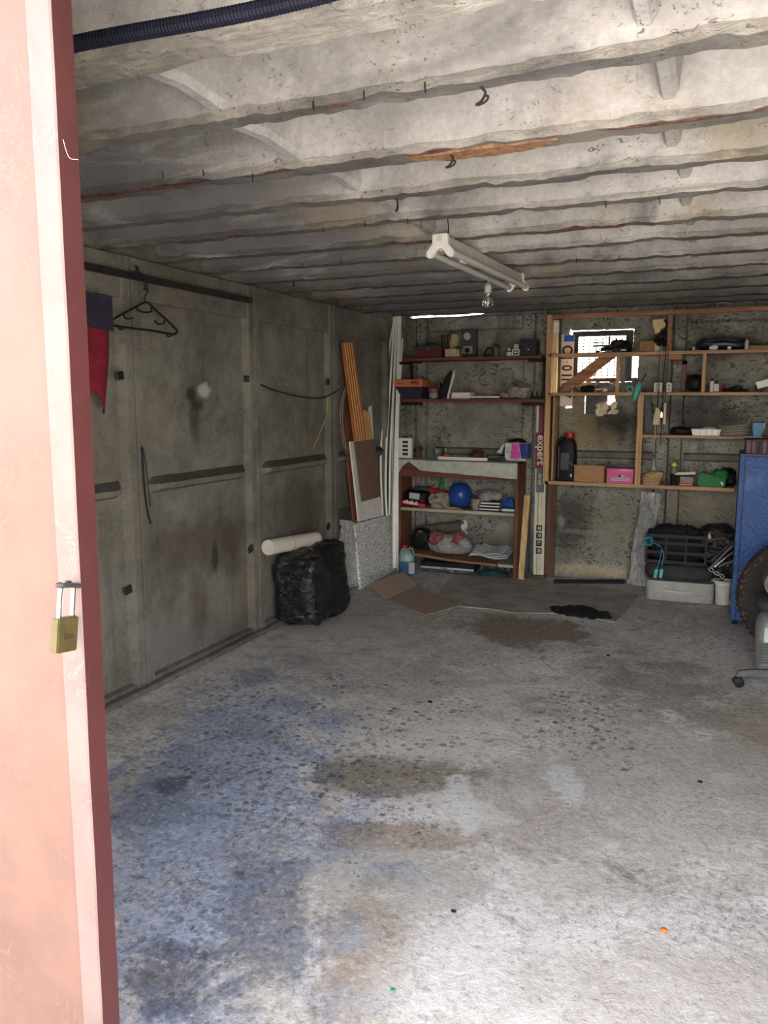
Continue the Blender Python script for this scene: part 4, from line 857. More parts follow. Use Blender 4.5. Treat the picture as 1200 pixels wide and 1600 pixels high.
t, w, h = on('card_box', 'dark navy cube-shaped box at the right end of the upper left shelf', 'box', (816, 530, 841, 554), zA, 6.86)
MB().box(-w / 2, w / 2, -.07, .07, 0, h).build('body', M['navy'], t, bevel=.002); MB().box(-w / 2 - .001, w / 2 + .001, -.0715, .0715, h * .9, h * 1.02).build('lid', M['navy'], t, bevel=.002)
MB().box(-.004, .004, -.0722, -.07, h * .35, h * .44).build('label', M['paper'], t)
# lower wall shelf
t, w, h = on('shoe_box', 'dark shoe box with an orange lid on the lower left shelf', 'box', (622, 595, 664, 625), zB, 6.84)
MB().box(-w / 2, w / 2, -.075, .12, 0, h * .68).build('body', M['navy'], t, bevel=.002); MB().box(-w / 2 - .004, w / 2 + .004, -.08, .125, h * .62, h).build('lid', M['orangebox'], t, bevel=.002)
text('lettering', 'PRE', .044, M['printblack'], t, (w * .24, -.0806, h * .82), (PI / 2, 0, 0), .0004, 1.1, .0012); MB().box(-w * .42, -w * .2, -.0806, -.08, h * .79, h * .82).build('print_line', M['red_dk'], t)
t, w, h = on('flat_box', 'brownish flat box pushed behind the orange-lidded shoe box', 'box', (664, 596, 690, 621), zB, 6.97)
MB().box(-w / 2, w / 2, -.05, .015, 0, h * .45).build('body', M['navy'], t, bevel=.002); MB().box(-w / 2 - .003, w / 2 + .003, -.053, .018, h * .45, h).build('lid', M['brown_board'], t, bevel=.002)
t, w, h = on('glass_jar', 'small glass jar with a pinkish lid beside the shoe box', 'jar', (671, 607, 684, 623), zB, 6.82)
MB().lathe([(w * .35, 0), (w * .46, h * .12), (w * .5, h * .45), (w * .42, h * .62)], 18).build('glass', M['grey'], t, smooth=50); MB().lathe([(w * .48, h * .64), (w * .5, h * .8), (w * .46, h)], 18).build('lid', M['pinkfilm'], t, smooth=50)
t, w, h = on('shoe', 'black canvas shoe with a white sole standing on its heel against the wall', 'shoe', (687, 575, 707, 622), zB, 6.90, R(28))
# sole lies roughly in the vertical plane, toe up
Msh = Matrix.Translation((.0, 0, 0)) @ Matrix.Rotation(R(13), 4, 'Y')
sole = [(-.034, .0), (.034, .0), (.038, .05), (.030, .11), (.040, .18), (.036, .235), (.014, .265), (-.014, .265), (-.036, .235), (-.040, .18), (-.032, .11), (-.038, .05)]
MB().prism(sole, 0, .024, Msh @ Matrix(((0, 0, 1, 0), (1, 0, 0, 0), (0, 1, 0, .0), (0, 0, 0, 1)))).build('sole', M['shoewhite'], t, bevel=.004)
up_ = MB(); ring = []
for k, (z_, wv, dp) in enumerate(((.006, .030, .06), (.06, .034, .075), (.11, .028, .07), (.16, .036, .05), (.21, .034, .04), (.25, .02, .02))):
    for i in range(9):
        a_ = PI * i / 8; ring.append(Msh @ Vector((-dp * math.sin(a_), wv * math.cos(a_), z_)))
up_.add(ring, [(k * 9 + i, k * 9 + i + 1, (k + 1) * 9 + i + 1, (k + 1) * 9 + i) for k in range(5) for i in range(8)] + [tuple(range(9)), tuple(45 + i for i in range(9))])
up_.build('upper', M['shoeblack'], t, smooth=60)
MB().tube(cat_([Msh @ Vector(q_) for q_ in ((-.06, .02, .12), (-.075, 0, .14), (-.06, -.02, .13), (-.08, .01, .16))]), .003, 5).build('laces', M['offwhite'], t)
for k, (pb, dz, m_, lb) in enumerate((((708, 615, 742, 621), 0, 'greypaper', 'lowest grey booklet of the small pile beside the shoe'), ((709, 611, 738, 616), .026, 'paper', 'white booklet lying on top of the small pile beside the shoe'), ((736, 614, 783, 619), 0, 'dkgrey', 'dark flat folder lying right of the white booklet'))):
    t, w, h = on('booklet', lb, 'booklet', pb, zB + dz, 6.84, R(4 * k - 4)); MB().box(-w / 2, w / 2, -.06, .08, 0, h * .35).build('cover', M[m_], t, bevel=.001); MB().box(-w / 2 + .004, w / 2 - .004, -.057, .078, h * .35, h * .8).build('pages', M['paper'], t); MB().box(-w / 2, w / 2, -.06, .08, h * .8, h * .98).build('cover', M[m_], t)
t, w, h = on('grey_rag', 'crumpled grey-green rag lying left of the clear plastic bag', 'rag', (782, 611, 800, 620), zB, 6.86)
lump(w, .09, h * 1.1, .03, 16, .8, 4).build('cloth', M['cloth'], t, smooth=70)
t, w, h = on('plastic_bag', 'crumpled clear plastic bag near the right end of the lower left shelf', 'bag', (797, 599, 830, 619), zB, 6.87)
lump(w, .12, h, .05, 8, .8, 8, 36, 22, True).build('film', M_CLEAR, t, smooth=60)
t, w, h = on('drill_bit_set', 'row of small black drill bits at the right end of the lower left shelf', 'drill bits', (829, 611, 853, 621), zB, 6.85)
MB().box(-w / 2, w / 2, -.02, .02, 0, h * .4).build('holder', M['black'], t, bevel=.002)
for i in range(6):
    x = -w * .42 + w * .84 * i / 5; MB().lathe([(.006, h * .4), (.006, h * .8), (.002, h * 1.1)], 8, Matrix.Translation((x, 0, 0))).build('bit', M['steel'] if i % 2 else M['black'], t)

# ------------------------------------------------------------------ low cabinet with three shelves
YC = 6.72
lx0, lx1 = at(621, 800, Y=YC).x, at(819, 800, Y=YC).x; zT = zpx(715, 722, YC); zM = zpx(715, 797, YC)
t = thing('low_cabinet', 'low red-brown open cabinet under the left wall shelves', 'cabinet', ((lx0 + lx1) / 2, YC, 0)); wc = (lx1 - lx0) / 2; dC = .28
lowc = t
MB().box(-wc, -wc + .035, 0, dC, 0, zT - .02).build('side_panel', M['cabred'], t, bevel=.002); 
b = MB(); b.box(wc - .085, wc - .055, 0, dC, 0, zT - .02); b.build('side_panel', M['cabred'], t, bevel=.002)
MB().box(-wc, wc - .055, -.005, dC, zT - .02, zT).build('top_board', M['red_board'], t, bevel=.002)
MB().box(-wc + .035, wc - .086, -.002, .018, zT - .145, zT - .021).build('front_rail', M['red_board'], t, bevel=.002)
MB().box(-wc + .035, wc - .086, -.004, dC, zM - .028, zM).build('middle_shelf', M['plywood'], t, bevel=.002)
zl0, zl1 = zpx(650, 864, YC), zpx(800, 880, YC)
b = MB(); xa = at(650, 870, Y=YC).x - t.location.x; xb_ = at(775, 880, Y=YC).x - t.location.x; n = 12
for i in range(n + 1):
    x = xa + (xb_ - xa) * i / n; z = zl0 + (zl1 - zl0 - .02) * i / n - .012 * math.sin(PI * i / n); thk = .026 * (1 - .4 * i / n)
    b.v += [(x, .0, z - thk), (x, dC, z - thk + .02), (x, dC, z + .02), (x, 0, z)]
b.f = [(i * 4 + j, (i + 1) * 4 + j, (i + 1) * 4 + (j + 1) % 4, i * 4 + (j + 1) % 4) for i in range(n) for j in range(4)] + [(0, 1, 2, 3), tuple(n * 4 + j for j in range(4))]; b.mi = [0] * len(b.f)
tag(b.build('sagging_shelf', M['pl2'], t), 'sagging bottom shelf board')
MB().box(xb_ + .01, wc - .088, .01, dC, zl1 - .045, zl1 - .02).build('shelf_end', M['plywood'], t)
MB().box(-wc + .035, xa + .1, .06, dC, zl0 - .04, zl0 - .02).build('shelf_cleat', M['plywood'], t)
# dusty sheeting draped over the top
def dr(u, v):
    x = lx0 + .01 + (lx1 - .075 - lx0) * u; hang = .085 + .055 * u - .07 * max(0, 1 - abs(u - .10) / .10) + .05 * max(0, 1 - u / .05)
    if v < .6: q = Vector((x, YB - .05 - (YB - .05 - YC + .018) * v / .6, zT + .012))
    else: q = Vector((x, YC - .022 - .006 * math.sin(u * 23), zT + .012 - hang * (v - .6) / .4))
    return q + Vector((0, -.006 * nz(u * 9, v * 4, 0, 1), .004 * nz(u * 14, v * 9, 2, 1) * (1 if v < .6 else .3)))
tag(MB().sheet(dr, 40, 16, .003, (0, -1, .5)).build('dust_sheet', M['dirtyfilm'], smooth=60), 'greenish white sheeting draped over the top of the low cabinet', 'sheet')
zT2 = zT + .017
# on top of the low cabinet
t, w, h = on('battery_pack', 'white blister card with four dark pictures leaning at the cabinet corner', 'package', (622, 690, 644, 721), zT2, 6.78)
MB().box(-w / 2, w / 2, -.02, .02, 0, h).build('card', M['white'], t, bevel=.002)
for i in range(4):
    z = h * (.80 - .2 * i); MB().box(-w * .12, w * .26, -.0215, -.0198, z - .012, z + .012).build('picture', M['printblack'], t); MB().box(w * .0, w * .2, -.022, -.0213, z - .008, z - .003).build('picture_line', M['printred'], t)
t, w, h = on('carburettor', 'brown metal engine part standing between the blister card and grey plate', 'engine part', (646, 692, 661, 721), zT2, 6.84)
MB().lathe([(.03, 0), (.03, .05), (.02, .06), (.02, .09), (.032, .095), (.032, .11)], 14).build('body', M['brownmetal'], t, smooth=35); MB().tube([(-.04, 0, .07), (.045, 0, .085)], .012, 8).build('inlet', M['dsteel'], t); MB().tube(cat_([(0, 0, .1), (.01, -.01, .15), (-.03, 0, .16)]), .005, 6).build('lever', M['steel'], t)
t, w, h = on('grey_plate', 'bent grey metal plate standing upright on the cabinet top', 'plate', (665, 694, 682, 721), zT2, 6.86)
MB().prism([(-.045, 0), (.035, 0), (.045, .15), (-.02, .145)], -.004, .004, Matrix(((1, 0, 0, 0), (0, 0, 1, 0), (0, 1, 0, 0), (0, 0, 0, 1)))).build('plate', M['steelwool'], t, bevel=.002); MB().box(-.045, .035, -.05, .004, 0, .006).build('foot', M['steelwool'], t)
t, w, h = on('plastic_cup', 'clear cup of small odds and ends beside the orange knob', 'cup', (676, 705, 691, 721), zT2, 6.79)
MB().lathe([(w * .36, 0), (w * .5, h), (w * .47, h), (w * .34, .004)], 16).build('cup', M_BOTTLE, t, smooth=50); lump(w * .6, w * .6, h * .8, .02, 30, .9, 3).build('contents', M['blackrub'], t, loc=(0, 0, .005)); MB().lathe([(.01, 0), (.006, .02)], 8, Matrix.Translation((-w * .7, -.03, 0))).build('loose_cap', M['pinkfilm'], t)
t, w, h = on('orange_knob', 'round orange knob with a pale stem on the cabinet top', 'knob', (692, 704, 702, 721), zT2, 6.80)
MB().lathe([(.012, 0), (.026, .008), (.030, .024), (.024, .040), (.008, .046)], 18).build('body', M['orange'], t, smooth=60); MB().tube([(0, 0, .044), (-.006, 0, h)], .004, 6).build('stem', M['offwhite'], t)
a_, c_ = at(685, 722, Y=6.735), at(762, 723.5, Y=6.735)
tag(MB().box(0, (c_ - a_).x, 0, .016, 0, .026).build('white_batten', M['white'], loc=(a_.x, 6.724, zT2), bevel=.002), 'long thin white batten along the front of the cabinet top', 'batten')
t, w, h = on('red_rag', 'dull red rag heaped on the cabinet top', 'rag', (737, 706, 753, 720), zT2, 6.86); lump(w, .09, h, .03, 18, .8, 6).build('cloth', M['red_dk'], t, smooth=70)
t, w, h = on('dark_tin', 'short dark tin right of the red rag', 'tin', (753, 710, 763, 720), zT2, 6.88); MB().lathe([(w * .5, 0), (w * .5, h), (w * .44, h * 1.02)], 14).build('body', M['dkgrey'], t, smooth=40); MB().lathe([(w * .52, h * .85), (w * .52, h * .92)], 14).build('rim', M['steel'], t)
t, w, h = on('pliers', 'dark pliers and wrenches lying before the pink and blue box', 'tools', (764, 712, 790, 721), zT2, 6.80)
MB().bar((-w / 2, 0, .008), (w / 2, .02, .012), .02, .012).build('handle', M['dsteel'], t, bevel=.002); MB().bar((-w / 2, -.03, .006), (w / 2, .05, .022), .016, .012).build('handle', M['black'], t, bevel=.002); MB().lathe([(.018, 0), (.018, .03)], 12, Matrix.Translation((w * .3, .02, 0))).build('head', M['dsteel'], t)
t, w, h = on('pink_blue_box', 'pink, white and blue packaging box at the right end of the cabinet top', 'box', (790, 692, 829, 718), zT2 + .02, 6.84, R(-6))
wx = .20; hx = .135
MB().box(-wx / 2, wx / 2, -.055, .055, 0, hx).build('body', M['palecard'], t, bevel=.002)
MB().prism([(-.048, .004), (.045, .004), (.022, hx - .004), (-.036, hx - .004)], -.0565, -.055, Matrix(((1, 0, 0, 0), (0, 0, 1, 0), (0, 1, 0, 0), (0, 0, 0, 1)))).build('pink_panel', M['hotpink'], t)
MB().prism([(.050, .004), (wx / 2 - .001, .004), (wx / 2 - .001, hx - .004), (.028, hx - .004)], -.0565, -.055, Matrix(((1, 0, 0, 0), (0, 0, 1, 0), (0, 1, 0, 0), (0, 0, 0, 1)))).build('blue_panel', M['bluecard'], t)
MB().box(wx / 2, wx / 2 + .001, -.054, .054, .003, hx - .003).build('side_panel', M['bluecard'], t)
MB().box(-.012, .026, -.05, -.02, hx, hx + .008).build('pink_tab', M['hotpink'], t)
for x in (-.02, .0, -.075): MB().box(x - .006, x + .006, -.0572, -.0565, hx * .38, hx * .46).build('print_line', M['printgrey'], t)
MB().prism([(-wx / 2, hx * .95), (-wx / 2 - .02, hx * .9), (-wx / 2 - .075, hx * .35), (-wx / 2 - .03, hx * .30)], -.056, -.05, Matrix(((1, 0, 0, 0), (0, 0, 1, 0), (0, 1, 0, 0), (0, 0, 0, 1)))).build('open_flap', M['palecard'], t)
MB().box(-.09, .09, -.05, .05, -.018, -.001).build('packing_tray', M['dirtyfilm'], t)
t, w, h = on('black_cover', 'black plastic cover lying behind and over the pink and blue box', 'cover', (795, 689, 822, 694), zT2, 6.955); lump(w * 1.1, .08, .185, .01, 9, .6, 2).build('cover', M['black'], t, smooth=60)
# middle shelf
zM2 = zM + .001
t, w, h = on('printed_bag', 'black plastic bag with red and white lettering on the middle cabinet shelf', 'bag', (623, 772, 662, 798), zM2, 6.80)
t.location.x += .062
lump(w * .97, .14, h * 1.0, .03, 10, .6, 1.5, 32, 20).build('bag', M['black'], t, smooth=50)
MB().prism([(-w * .48, h * .20), (w * .44, h * .02), (w * .44, h * .22), (-w * .48, h * .40)], -.088, -.080, Matrix(((1, 0, 0, 0), (0, 0, 1, 0), (0, 1, 0, 0), (0, 0, 0, 1)))).build('red_band', M['printred'], t)

for i in range(9): MB().box(-w * .40 + i * w * .062, -w * .40 + i * w * .062 + w * .036, -.0892, -.0882, h * (.24 - .012 * i), h * (.24 - .012 * i) + .020 + .008 * (i % 3)).build('print_mark', M['printwhite'], t)
text('lettering', 'SEA', .026, M['printred'], t, (w * .33, -.0805, h * .40), (PI / 2, R(6), 0), .0004)
MB().box(-w * .22, w * .18, -.088, -.080, h * .50, h * .85, Matrix.Rotation(R(4), 4, 'Y')).build('label', M['greypaper'], t)
t, w, h = on('power_tool', 'dark power tool with a red grip lying on the middle cabinet shelf', 'tool', (632, 753, 686, 775), zM2, 6.905)
t.location.x += .085
MB().box(-w / 2, w * .05, -.04, .04, .0, .10).build('stand', M['dkgrey'], t, bevel=.006); MB().tube([(-w * .45, 0, .14), (0, 0, .145)], [.036, .034], 14).build('body', M['dkgrey'], t, smooth=50)
MB().tube([(-.0, 0, .14), (w * .1, 0, .135), (w * .46, 0, .115)], [.030, .034, .030], 14).build('grip', M['redp'], t, smooth=50); MB().tube([(-w * .2, -.045, .10), (w * .0, -.04, .095)], .010, 8).build('chuck', M['chrome'], t); MB().tube([(w * .05, 0, .12), (w * .1, 0, .012)], .012, 8).build('handle', M['black'], t)
t, w, h = on('spray_bottle', 'green translucent bottle behind the grey cloth on the middle shelf', 'bottle', (685, 752, 696, 797), zM2, 6.95)
MB().lathe([(.034, 0), (.036, .12), (.03, .16), (.018, .185), (.012, .2), (.024, .215), (.018, .24), (.006, .25)], 16).build('body', M['greenpl'], t, smooth=50); MB().lathe([(.014, .2), (.014, .21)], 12).build('ring', M['green'], t)
t, w, h = on('grey_cloth', 'crumpled grey-beige cloth hanging over the middle shelf left of the blue ball', 'cloth', (668, 774, 702, 797), zM2, 6.80)
t.location.x += .02; w *= .86
lump(w, .12, h * .95, .05, 9, .8, 7, 36, 22, True).build('cloth', M['cloth'], t, smooth=50)
t, w, h = on('blue_ball', 'shiny blue ball-shaped helmet on the middle cabinet shelf', 'helmet', (701, 757, 738, 797), zM2, 6.83)
rr = w * .5; MB().lathe([(rr * .35, 0), (rr * .62, .02), (rr * .86, h * .24), (rr, h * .50), (rr * .93, h * .72), (rr * .70, h * .90), (rr * .35, h * .98), (.004, h)], 32).build('shell', M['bluepl'], t, smooth=80); MB().lathe([(rr * .5, .004), (rr * .72, .03)], 32, None, False).build('rim', M['navy'], t)
t, w, h = on('flat_stick', 'pale wooden stick lying flat at the edge of the middle shelf', 'stick', (694, 792, 722, 800), zM2, 6.745); MB().bar((-w / 2, 0, .012), (w / 2, -.012, .005), .014, .008).build('stick', M['pine'], t, bevel=.002); MB().bar((-w / 2, .02, .012), (w * .3, .0, .017), .010, .006).build('splinter', M['pineX'], t)
t, w, h = on('screw_jar', 'clear tub of brownish screws right of the blue ball', 'jar', (736, 777, 754, 797), zM2, 6.80)
MB().lathe([(w * .42, 0), (w * .5, h * .85), (w * .46, h * .9)], 18).build('tub', M_CLEAR, t, smooth=40); lump(w * .8, w * .8, h * .75, .03, 30, .8, 3).build('screws', M['rustor'], t, loc=(0, 0, .003)); MB().lathe([(w * .52, h * .82), (w * .52, h * .9)], 18).build('rim', M['pinkfilm'], t)
for k, (dz, m1) in enumerate(((0, 'black'), (.026, 'black'), (.052, 'dkgrey'))):
    t, w, h = on('tape_case', ['lowest black case of the stack on the middle shelf', 'middle black case of the stack on the middle shelf', 'topmost dark case of the stack on the middle shelf'][k], 'case', (748, 780, 786, 800), zM2 + dz, 6.82 + .006 * k, R(-3 + 3 * k), 'stack of dark cases'); w = .19
    b = MB(); b.box(-w / 2, w / 2, -.062, .062, 0, .007); b.box(-w / 2, w / 2, -.062, .062, .018, .0255); b.box(-w / 2, -w / 2 + .004, -.062, .062, 0, .025); b.build('cover', M[m1], t); MB().box(-w / 2 + .004, w / 2 - .003, -.058, .058, .0071, .0179).build('pages', M['paper'], t)
t, w, h = on('grey_bag', 'grey crumpled plastic heap on top of the dark cases', 'bag', (744, 760, 788, 782), zM2 + .079, 6.84); lump(.20, .12, .09, .04, 8, .8, 12, 32, 20, True).build('film', M_CLEAR, t, smooth=60)
t, w, h = on('blue_cloth', 'crumpled blue cloth at the right end of the middle shelf', 'cloth', (785, 783, 804, 797), zM2 + .03, 6.83); lump(w, .1, h, .04, 16, .8, 3, 30, 18, True).build('cloth', M['bluecloth'], t, smooth=50)
t, w, h = on('pale_box', 'pale flattened box under the blue cloth on the middle shelf', 'box', (786, 795, 806, 802), zM2, 6.81); MB().box(-w / 2, w / 2, -.05, .05, 0, .028).build('body', M['greenfilm'], t, bevel=.003); MB().box(-w / 2, w / 2, -.052, -.05, .01, .02).build('band', M['paper'], t)
# bottom shelf
zL = lambda px: zl0 + (zl1 - zl0) * (px - 650) / 150 + .012
t = thing('rolled_mat', 'dark grey rolled sheet with a pale open end on the bottom cabinet shelf', 'roll', (at(640, 822, Y=6.94).x, 6.94, zpx(640, 832, 6.94) + .02))
t.location.x = max(t.location.x, lx0 + .10)
e2 = at(722, 822, Y=6.88) - t.location
MB().tube([(0, 0, 0), e2 * .5, e2], [.045, .05, .052], 18).build('roll', P('dark grey felt', (92, 90, 86), .95, 0, .2, 12, .3), t, smooth=50)
def spiral(u, v):
    a = u * 2.6 * PI; r = .012 + .042 * u; d_ = e2.normalized(); s_ = Vector((-d_.y, d_.x, 0)); return e2 + d_ * (.002 + .03 * v) + s_ * r * math.cos(a) + Vector((0, 0, 1)) * r * math.sin(a)
MB().sheet(spiral, 36, 1, .005, (0, 0, 1)).build('roll_end', M['paper'], t)
MB().tube(cat_([e2 + Vector((.01, -.03, -.03)), e2 + Vector((.05, -.03, -.055)), e2 + Vector((.0, -.04, -.07)), e2 + Vector((-.06, -.03, -.06))]), [.012] * 19, 6).build('loose_edge', M['offwhite'], t)
t, w, h = on('pink_film_bag', 'crumpled clear bag with dusty pink wrapping on the bottom cabinet shelf', 'bag', (672, 830, 736, 866), zL(700) + .008, 6.785)
lump(w, .12, h * .75, .04, 5, .7, 21, 44, 26, True).build('film', M_CLEAR, t, smooth=60); lump(w * .36, .12, h * .6, .04, 14, .8, 4, 26, 16, True).build('pink_wrap', M['pinkfilm'], t, loc=(-w * .30, -.03, h * .28), smooth=50); lump(w * .3, .1, h * .5, .04, 14, .8, 9, 26, 16, True).build('pink_wrap', M['pinkfilm'], t, loc=(w * .22, -.02, h * .42), smooth=50)
t, w, h = on('dark_bag', 'small dark bag left of the pink wrapping on the bottom shelf', 'bag', (642, 834, 672, 866), zL(655) + .012, 6.80)
t.location.x += .015; lump(w * .9, .12, h * .95, .04, 10, .7, 31, 32, 20, True).build('bag', M['black'], t, smooth=50); MB().tube(cat_([(-.02, -.05, h * .8), (0, -.07, h * .95), (.03, -.05, h * .8)]), .004, 5).build('tie', M['yelstring'], t)
t, w, h = on('paper_stack', 'folded white sheets at the right end of the bottom cabinet shelf', 'paper', (740, 856, 806, 876), zL(775) + .004, 6.80)
t.location.x -= .035; w *= .93
for k, (dz, rz_, sx_) in enumerate(((0, -4, 1.0), (.012, 3, .92), (.026, -9, .7))):
    MB().sheet(lambda u, v: (-w / 2 * sx_ + w * sx_ * u, -.07 + .19 * v, dz + .02 + .045 * v + .010 * math.sin(u * 7 + k)), 10, 4, .010).build('sheet', M['greypaper'], t, rot=(0, 0, R(rz_)))
# floor level things of the cabinet
t, w, h = on('jug', 'pale plastic jug of blue liquid with a red cap by the cabinet', 'jug', (623, 843, 648, 893), 0.0, 6.56, R(20))
jg = [(.0, .062), (.02, .068), (.10, .068)]
def rbox(b, sec, n=20, e=.45):
    vs = []; sg = lambda v, p: math.copysign(abs(v) ** p, v)
    for z, rx, ry, ox in sec:
        for i in range(n): a = 2 * PI * i / n; vs.append((ox + rx * sg(math.cos(a), e), ry * sg(math.sin(a), e), z))
    m = len(sec); b.add(vs, [(k * n + i, k * n + (i + 1) % n, (k + 1) * n + (i + 1) % n, (k + 1) * n + i) for k in range(m - 1) for i in range(n)] + [tuple(reversed(range(n))), tuple((m - 1) * n + i for i in range(n))]); return b
rbox(MB(), [(0, .066, .056, 0), (.01, .07, .06, 0), (.125, .07, .06, 0)]).build('liquid', M['bluejug'], t, smooth=50)
rbox(MB(), [(.1251, .07, .06, 0), (.17, .068, .058, 0), (.215, .045, .042, -.01), (.24, .024, .024, -.014)]).build('shoulder', M['greenfilm'], t, smooth=50)
MB().lathe([(.022, .24), (.023, .268), (.018, .272)], 14, Matrix.Translation((-.014, 0, 0))).build('cap', M['redp'], t, smooth=40); MB().tube(cat_([(.005, 0, .225), (.04, 0, .235), (.062, 0, .20), (.062, 0, .15)]), .009, 8).build('handle', M['greenfilm'], t, smooth=50)
MB().box(.02, .0715, -.0615, -.052, .015, .115).build('label', M['greypaper'], t)
t, w, h = on('disc_player', 'black disc player with a silver stripe on the floor under the bottom shelf', 'player', (661, 872, 742, 898), .012, 6.74, R(3))
zp = zpx(700, 893, 6.70); h = .092
MB().box(-w / 2, w / 2, -.05, .2, .012, h).build('case', M['black'], t, bevel=.003)
MB().box(-w / 2 - .001, w / 2 + .001, -.056, -.05, h * .36, h * .54).build('silver_stripe', M['silver'], t); MB().box(-w / 2, w / 2, -.054, -.05, .014, h * .34).build('front_panel', M['dkgrey'], t)
for i in range(5): MB().box(w * .2 + i * .018, w * .2 + i * .018 + .012, -.057, -.054, h * .14, h * .26).build('button', M['steel'], t)
MB().box(w * .07, w * .11, -.057, -.054, h * .13, h * .28).build('button', M['silver'], t); MB().box(-w * .12, w * .0, -.0575, -.056, h * .42, h * .48).build('tray_slot', M['printblack'], t)
for x in (-w * .42, w * .42): MB().lathe([(.014, 0), (.014, .012)], 10, Matrix.Translation((x, -.01, 0))).build('foot', M['blackrub'], t)
cf = at(766, 902, Z=.0); pts = []
for i in range(90):
    a = i * .36; pts.append((cf.x + (.135 - .012 * (i // 18)) * math.cos(a) + .012 * nz(i, 0, 0, .3), cf.y + .09 + (.10 - .008 * (i // 18)) * math.sin(a), .008 + .008 * (i // 18) + .004 * math.sin(i)))
cable('hose_coil', pts, .0085, P('petrol green hose', (46, 74, 80), .7, 0, .2, 18, .1, .002, .2), 'petrol-green hose coiled on the floor beneath the bottom shelf', 'hose', k=2)
for k, q_ in enumerate((((752, 878), (760, 893), (780, 896), (794, 884), (796, 900)), ((765, 880), (778, 888), (770, 898), (748, 902)), ((784, 884), (790, 893), (780, 900), (795, 903)))):
    cable('black_cable', [at(x, y, Y=6.74) + Vector((0, .02 * i_, 0)) for i_, (x, y) in enumerate(q_)], .004, M['black'], ['black cord looping from the shelf edge down to the green hose', 'black cord lying across the left side of the green hose', 'short black cord end at the right of the green hose'][k])

# timbers between the cabinet and the rack
def stick(name, label, cat, pa, pb_, w, d, mat, ya, yb, kids=None):
    a, c = at(*pa, Y=ya), at(*pb_, Y=yb); t = thing(name, label, cat, c); v_ = a - c
    M4 = None; b = MB(); dz = v_; upv = Vector((0, 1, 0)); b.bar((0, 0, 0), v_, w, d, upv); b.build('board', mat, t, bevel=.002)
    if kids: kids(t, v_)
    return t
stick('pine_plank', 'pale pine plank leaning between the cabinet and the long packages', 'plank', (824, 774), (814, 906), .052, .022, M['pine'], 6.93, 6.735, lambda t, v: MB().bar(v * .993, v, .0525, .0225, Vector((0, 1, 0))).build('end_grain', M['pineX'], t))
pa, pc = at(847, 629, Y=6.955), at(841, 895, Y=6.86)
pk = thing('trim_package', 'tall package of white skirting strips with red printed sleeve', 'package', pc); V_ = pa - pc; wpk = .094; Lk = V_.length
ax = V_.normalized(); sx_ = (Vector((1, 0, 0)) - ax * ax.x).normalized(); ny = sx_.cross(ax)   # ny points away from the viewer (+y)
if ny.y < 0: ny = -ny
def pkb(x0, x1, l0, l1, n0, n1):
    b = MB(); vs = [sx_ * x + ax * l + ny * n for l in (l0, l1) for n in (n0, n1) for x in (x0, x1)]
    return b.add(vs, [(0, 2, 3, 1), (4, 5, 7, 6), (0, 1, 5, 4), (2, 6, 7, 3), (0, 4, 6, 2), (1, 3, 7, 5)])
for x0, x1, m_ in ((-.047, -.016, 'offwhite'), (-.012, .014, 'cellow'), (.015, .047, 'offwhite')): pkb(x0, x1, 0.0, Lk, 0, .03).build('profile', M[m_], pk, bevel=.002)
fl_ = lambda y: Lk * (895 - y) / (895 - 629)
pkb(-.026, .026, fl_(678), fl_(630), -.003, -.0004).build('sleeve', M['expertred'], pk); pkb(-.048, .048, fl_(728), fl_(672), -.004, -.0004).build('sleeve', M['expertred'], pk)
pkb(-.034, .034, fl_(765), fl_(728), -.003, -.0004).build('sleeve', M['stripdk'], pk)
rotm = Matrix((-ax, sx_, -ny)).transposed()      # text runs downwards, facing the viewer
if rotm.determinant() < 0: rotm = Matrix((-ax, sx_, ny)).transposed()
eul = rotm.to_euler()
text('lettering', 'expert', .096, M['printwhite'], pk, ax * fl_(699) - ny * .0046, eul, .0005, 1.0, .0018); text('lettering', 'dulce', .05, M['printwhite'], pk, ax * fl_(744) - ny * .0036, eul, .0005, .95)
for i in range(6): pkb(-.010, .008, fl_(640 + i * 5.5) - .012, fl_(640 + i * 5.5), -.0036, -.003).build('print_mark', M['stripdk'], pk)
for i, y in enumerate((821, 833, 845, 857)):
    c_ = fl_(y); b = MB(); s = .026
    for x0, x1, l0, l1 in ((-s, s, -s, -s * .55), (-s, s, s * .55, s), (-s, -s * .55, -s, s), (s * .55, s, -s, s)): 
        bb_ = pkb(x0, x1, c_ + l0, c_ + l1, -.002, -.0004); b.add(bb_.v, bb_.f)
    for x0, x1, l0, l1 in (((-.003, .003, -s, s),), ((-s * .5, s * .2, -s * .4, s * .1),), ((-s * .2, s * .5, -s * .5, s * .3),), ((-s * .4, s * .4, -s * .1, s * .1),))[i]:
        bb_ = pkb(x0, x1, c_ + l0, c_ + l1, -.002, -.0004); b.add(bb_.v, bb_.f)
    b.build('pictogram', M['printblack'], pk)
tag(MB().box(-.07, .055, -.05, .05, 0, .028).build('wood_block', M['brown_board'], loc=(at(842, 903, Z=0).x, 6.875, .0), bevel=.003), 'small brown wood block under the tall printed package', 'block')
pk.location.z = .03
tag(MB().box(-.015, .015, -.01, .01, 0, .62).build('dark_lath', M['dkgrey'], loc=(at(826, 800, Y=6.99).x, 6.985, 0), rot=(0, 0, 0), bevel=.002), 'thin dark lath standing behind the pine plank', 'lath')

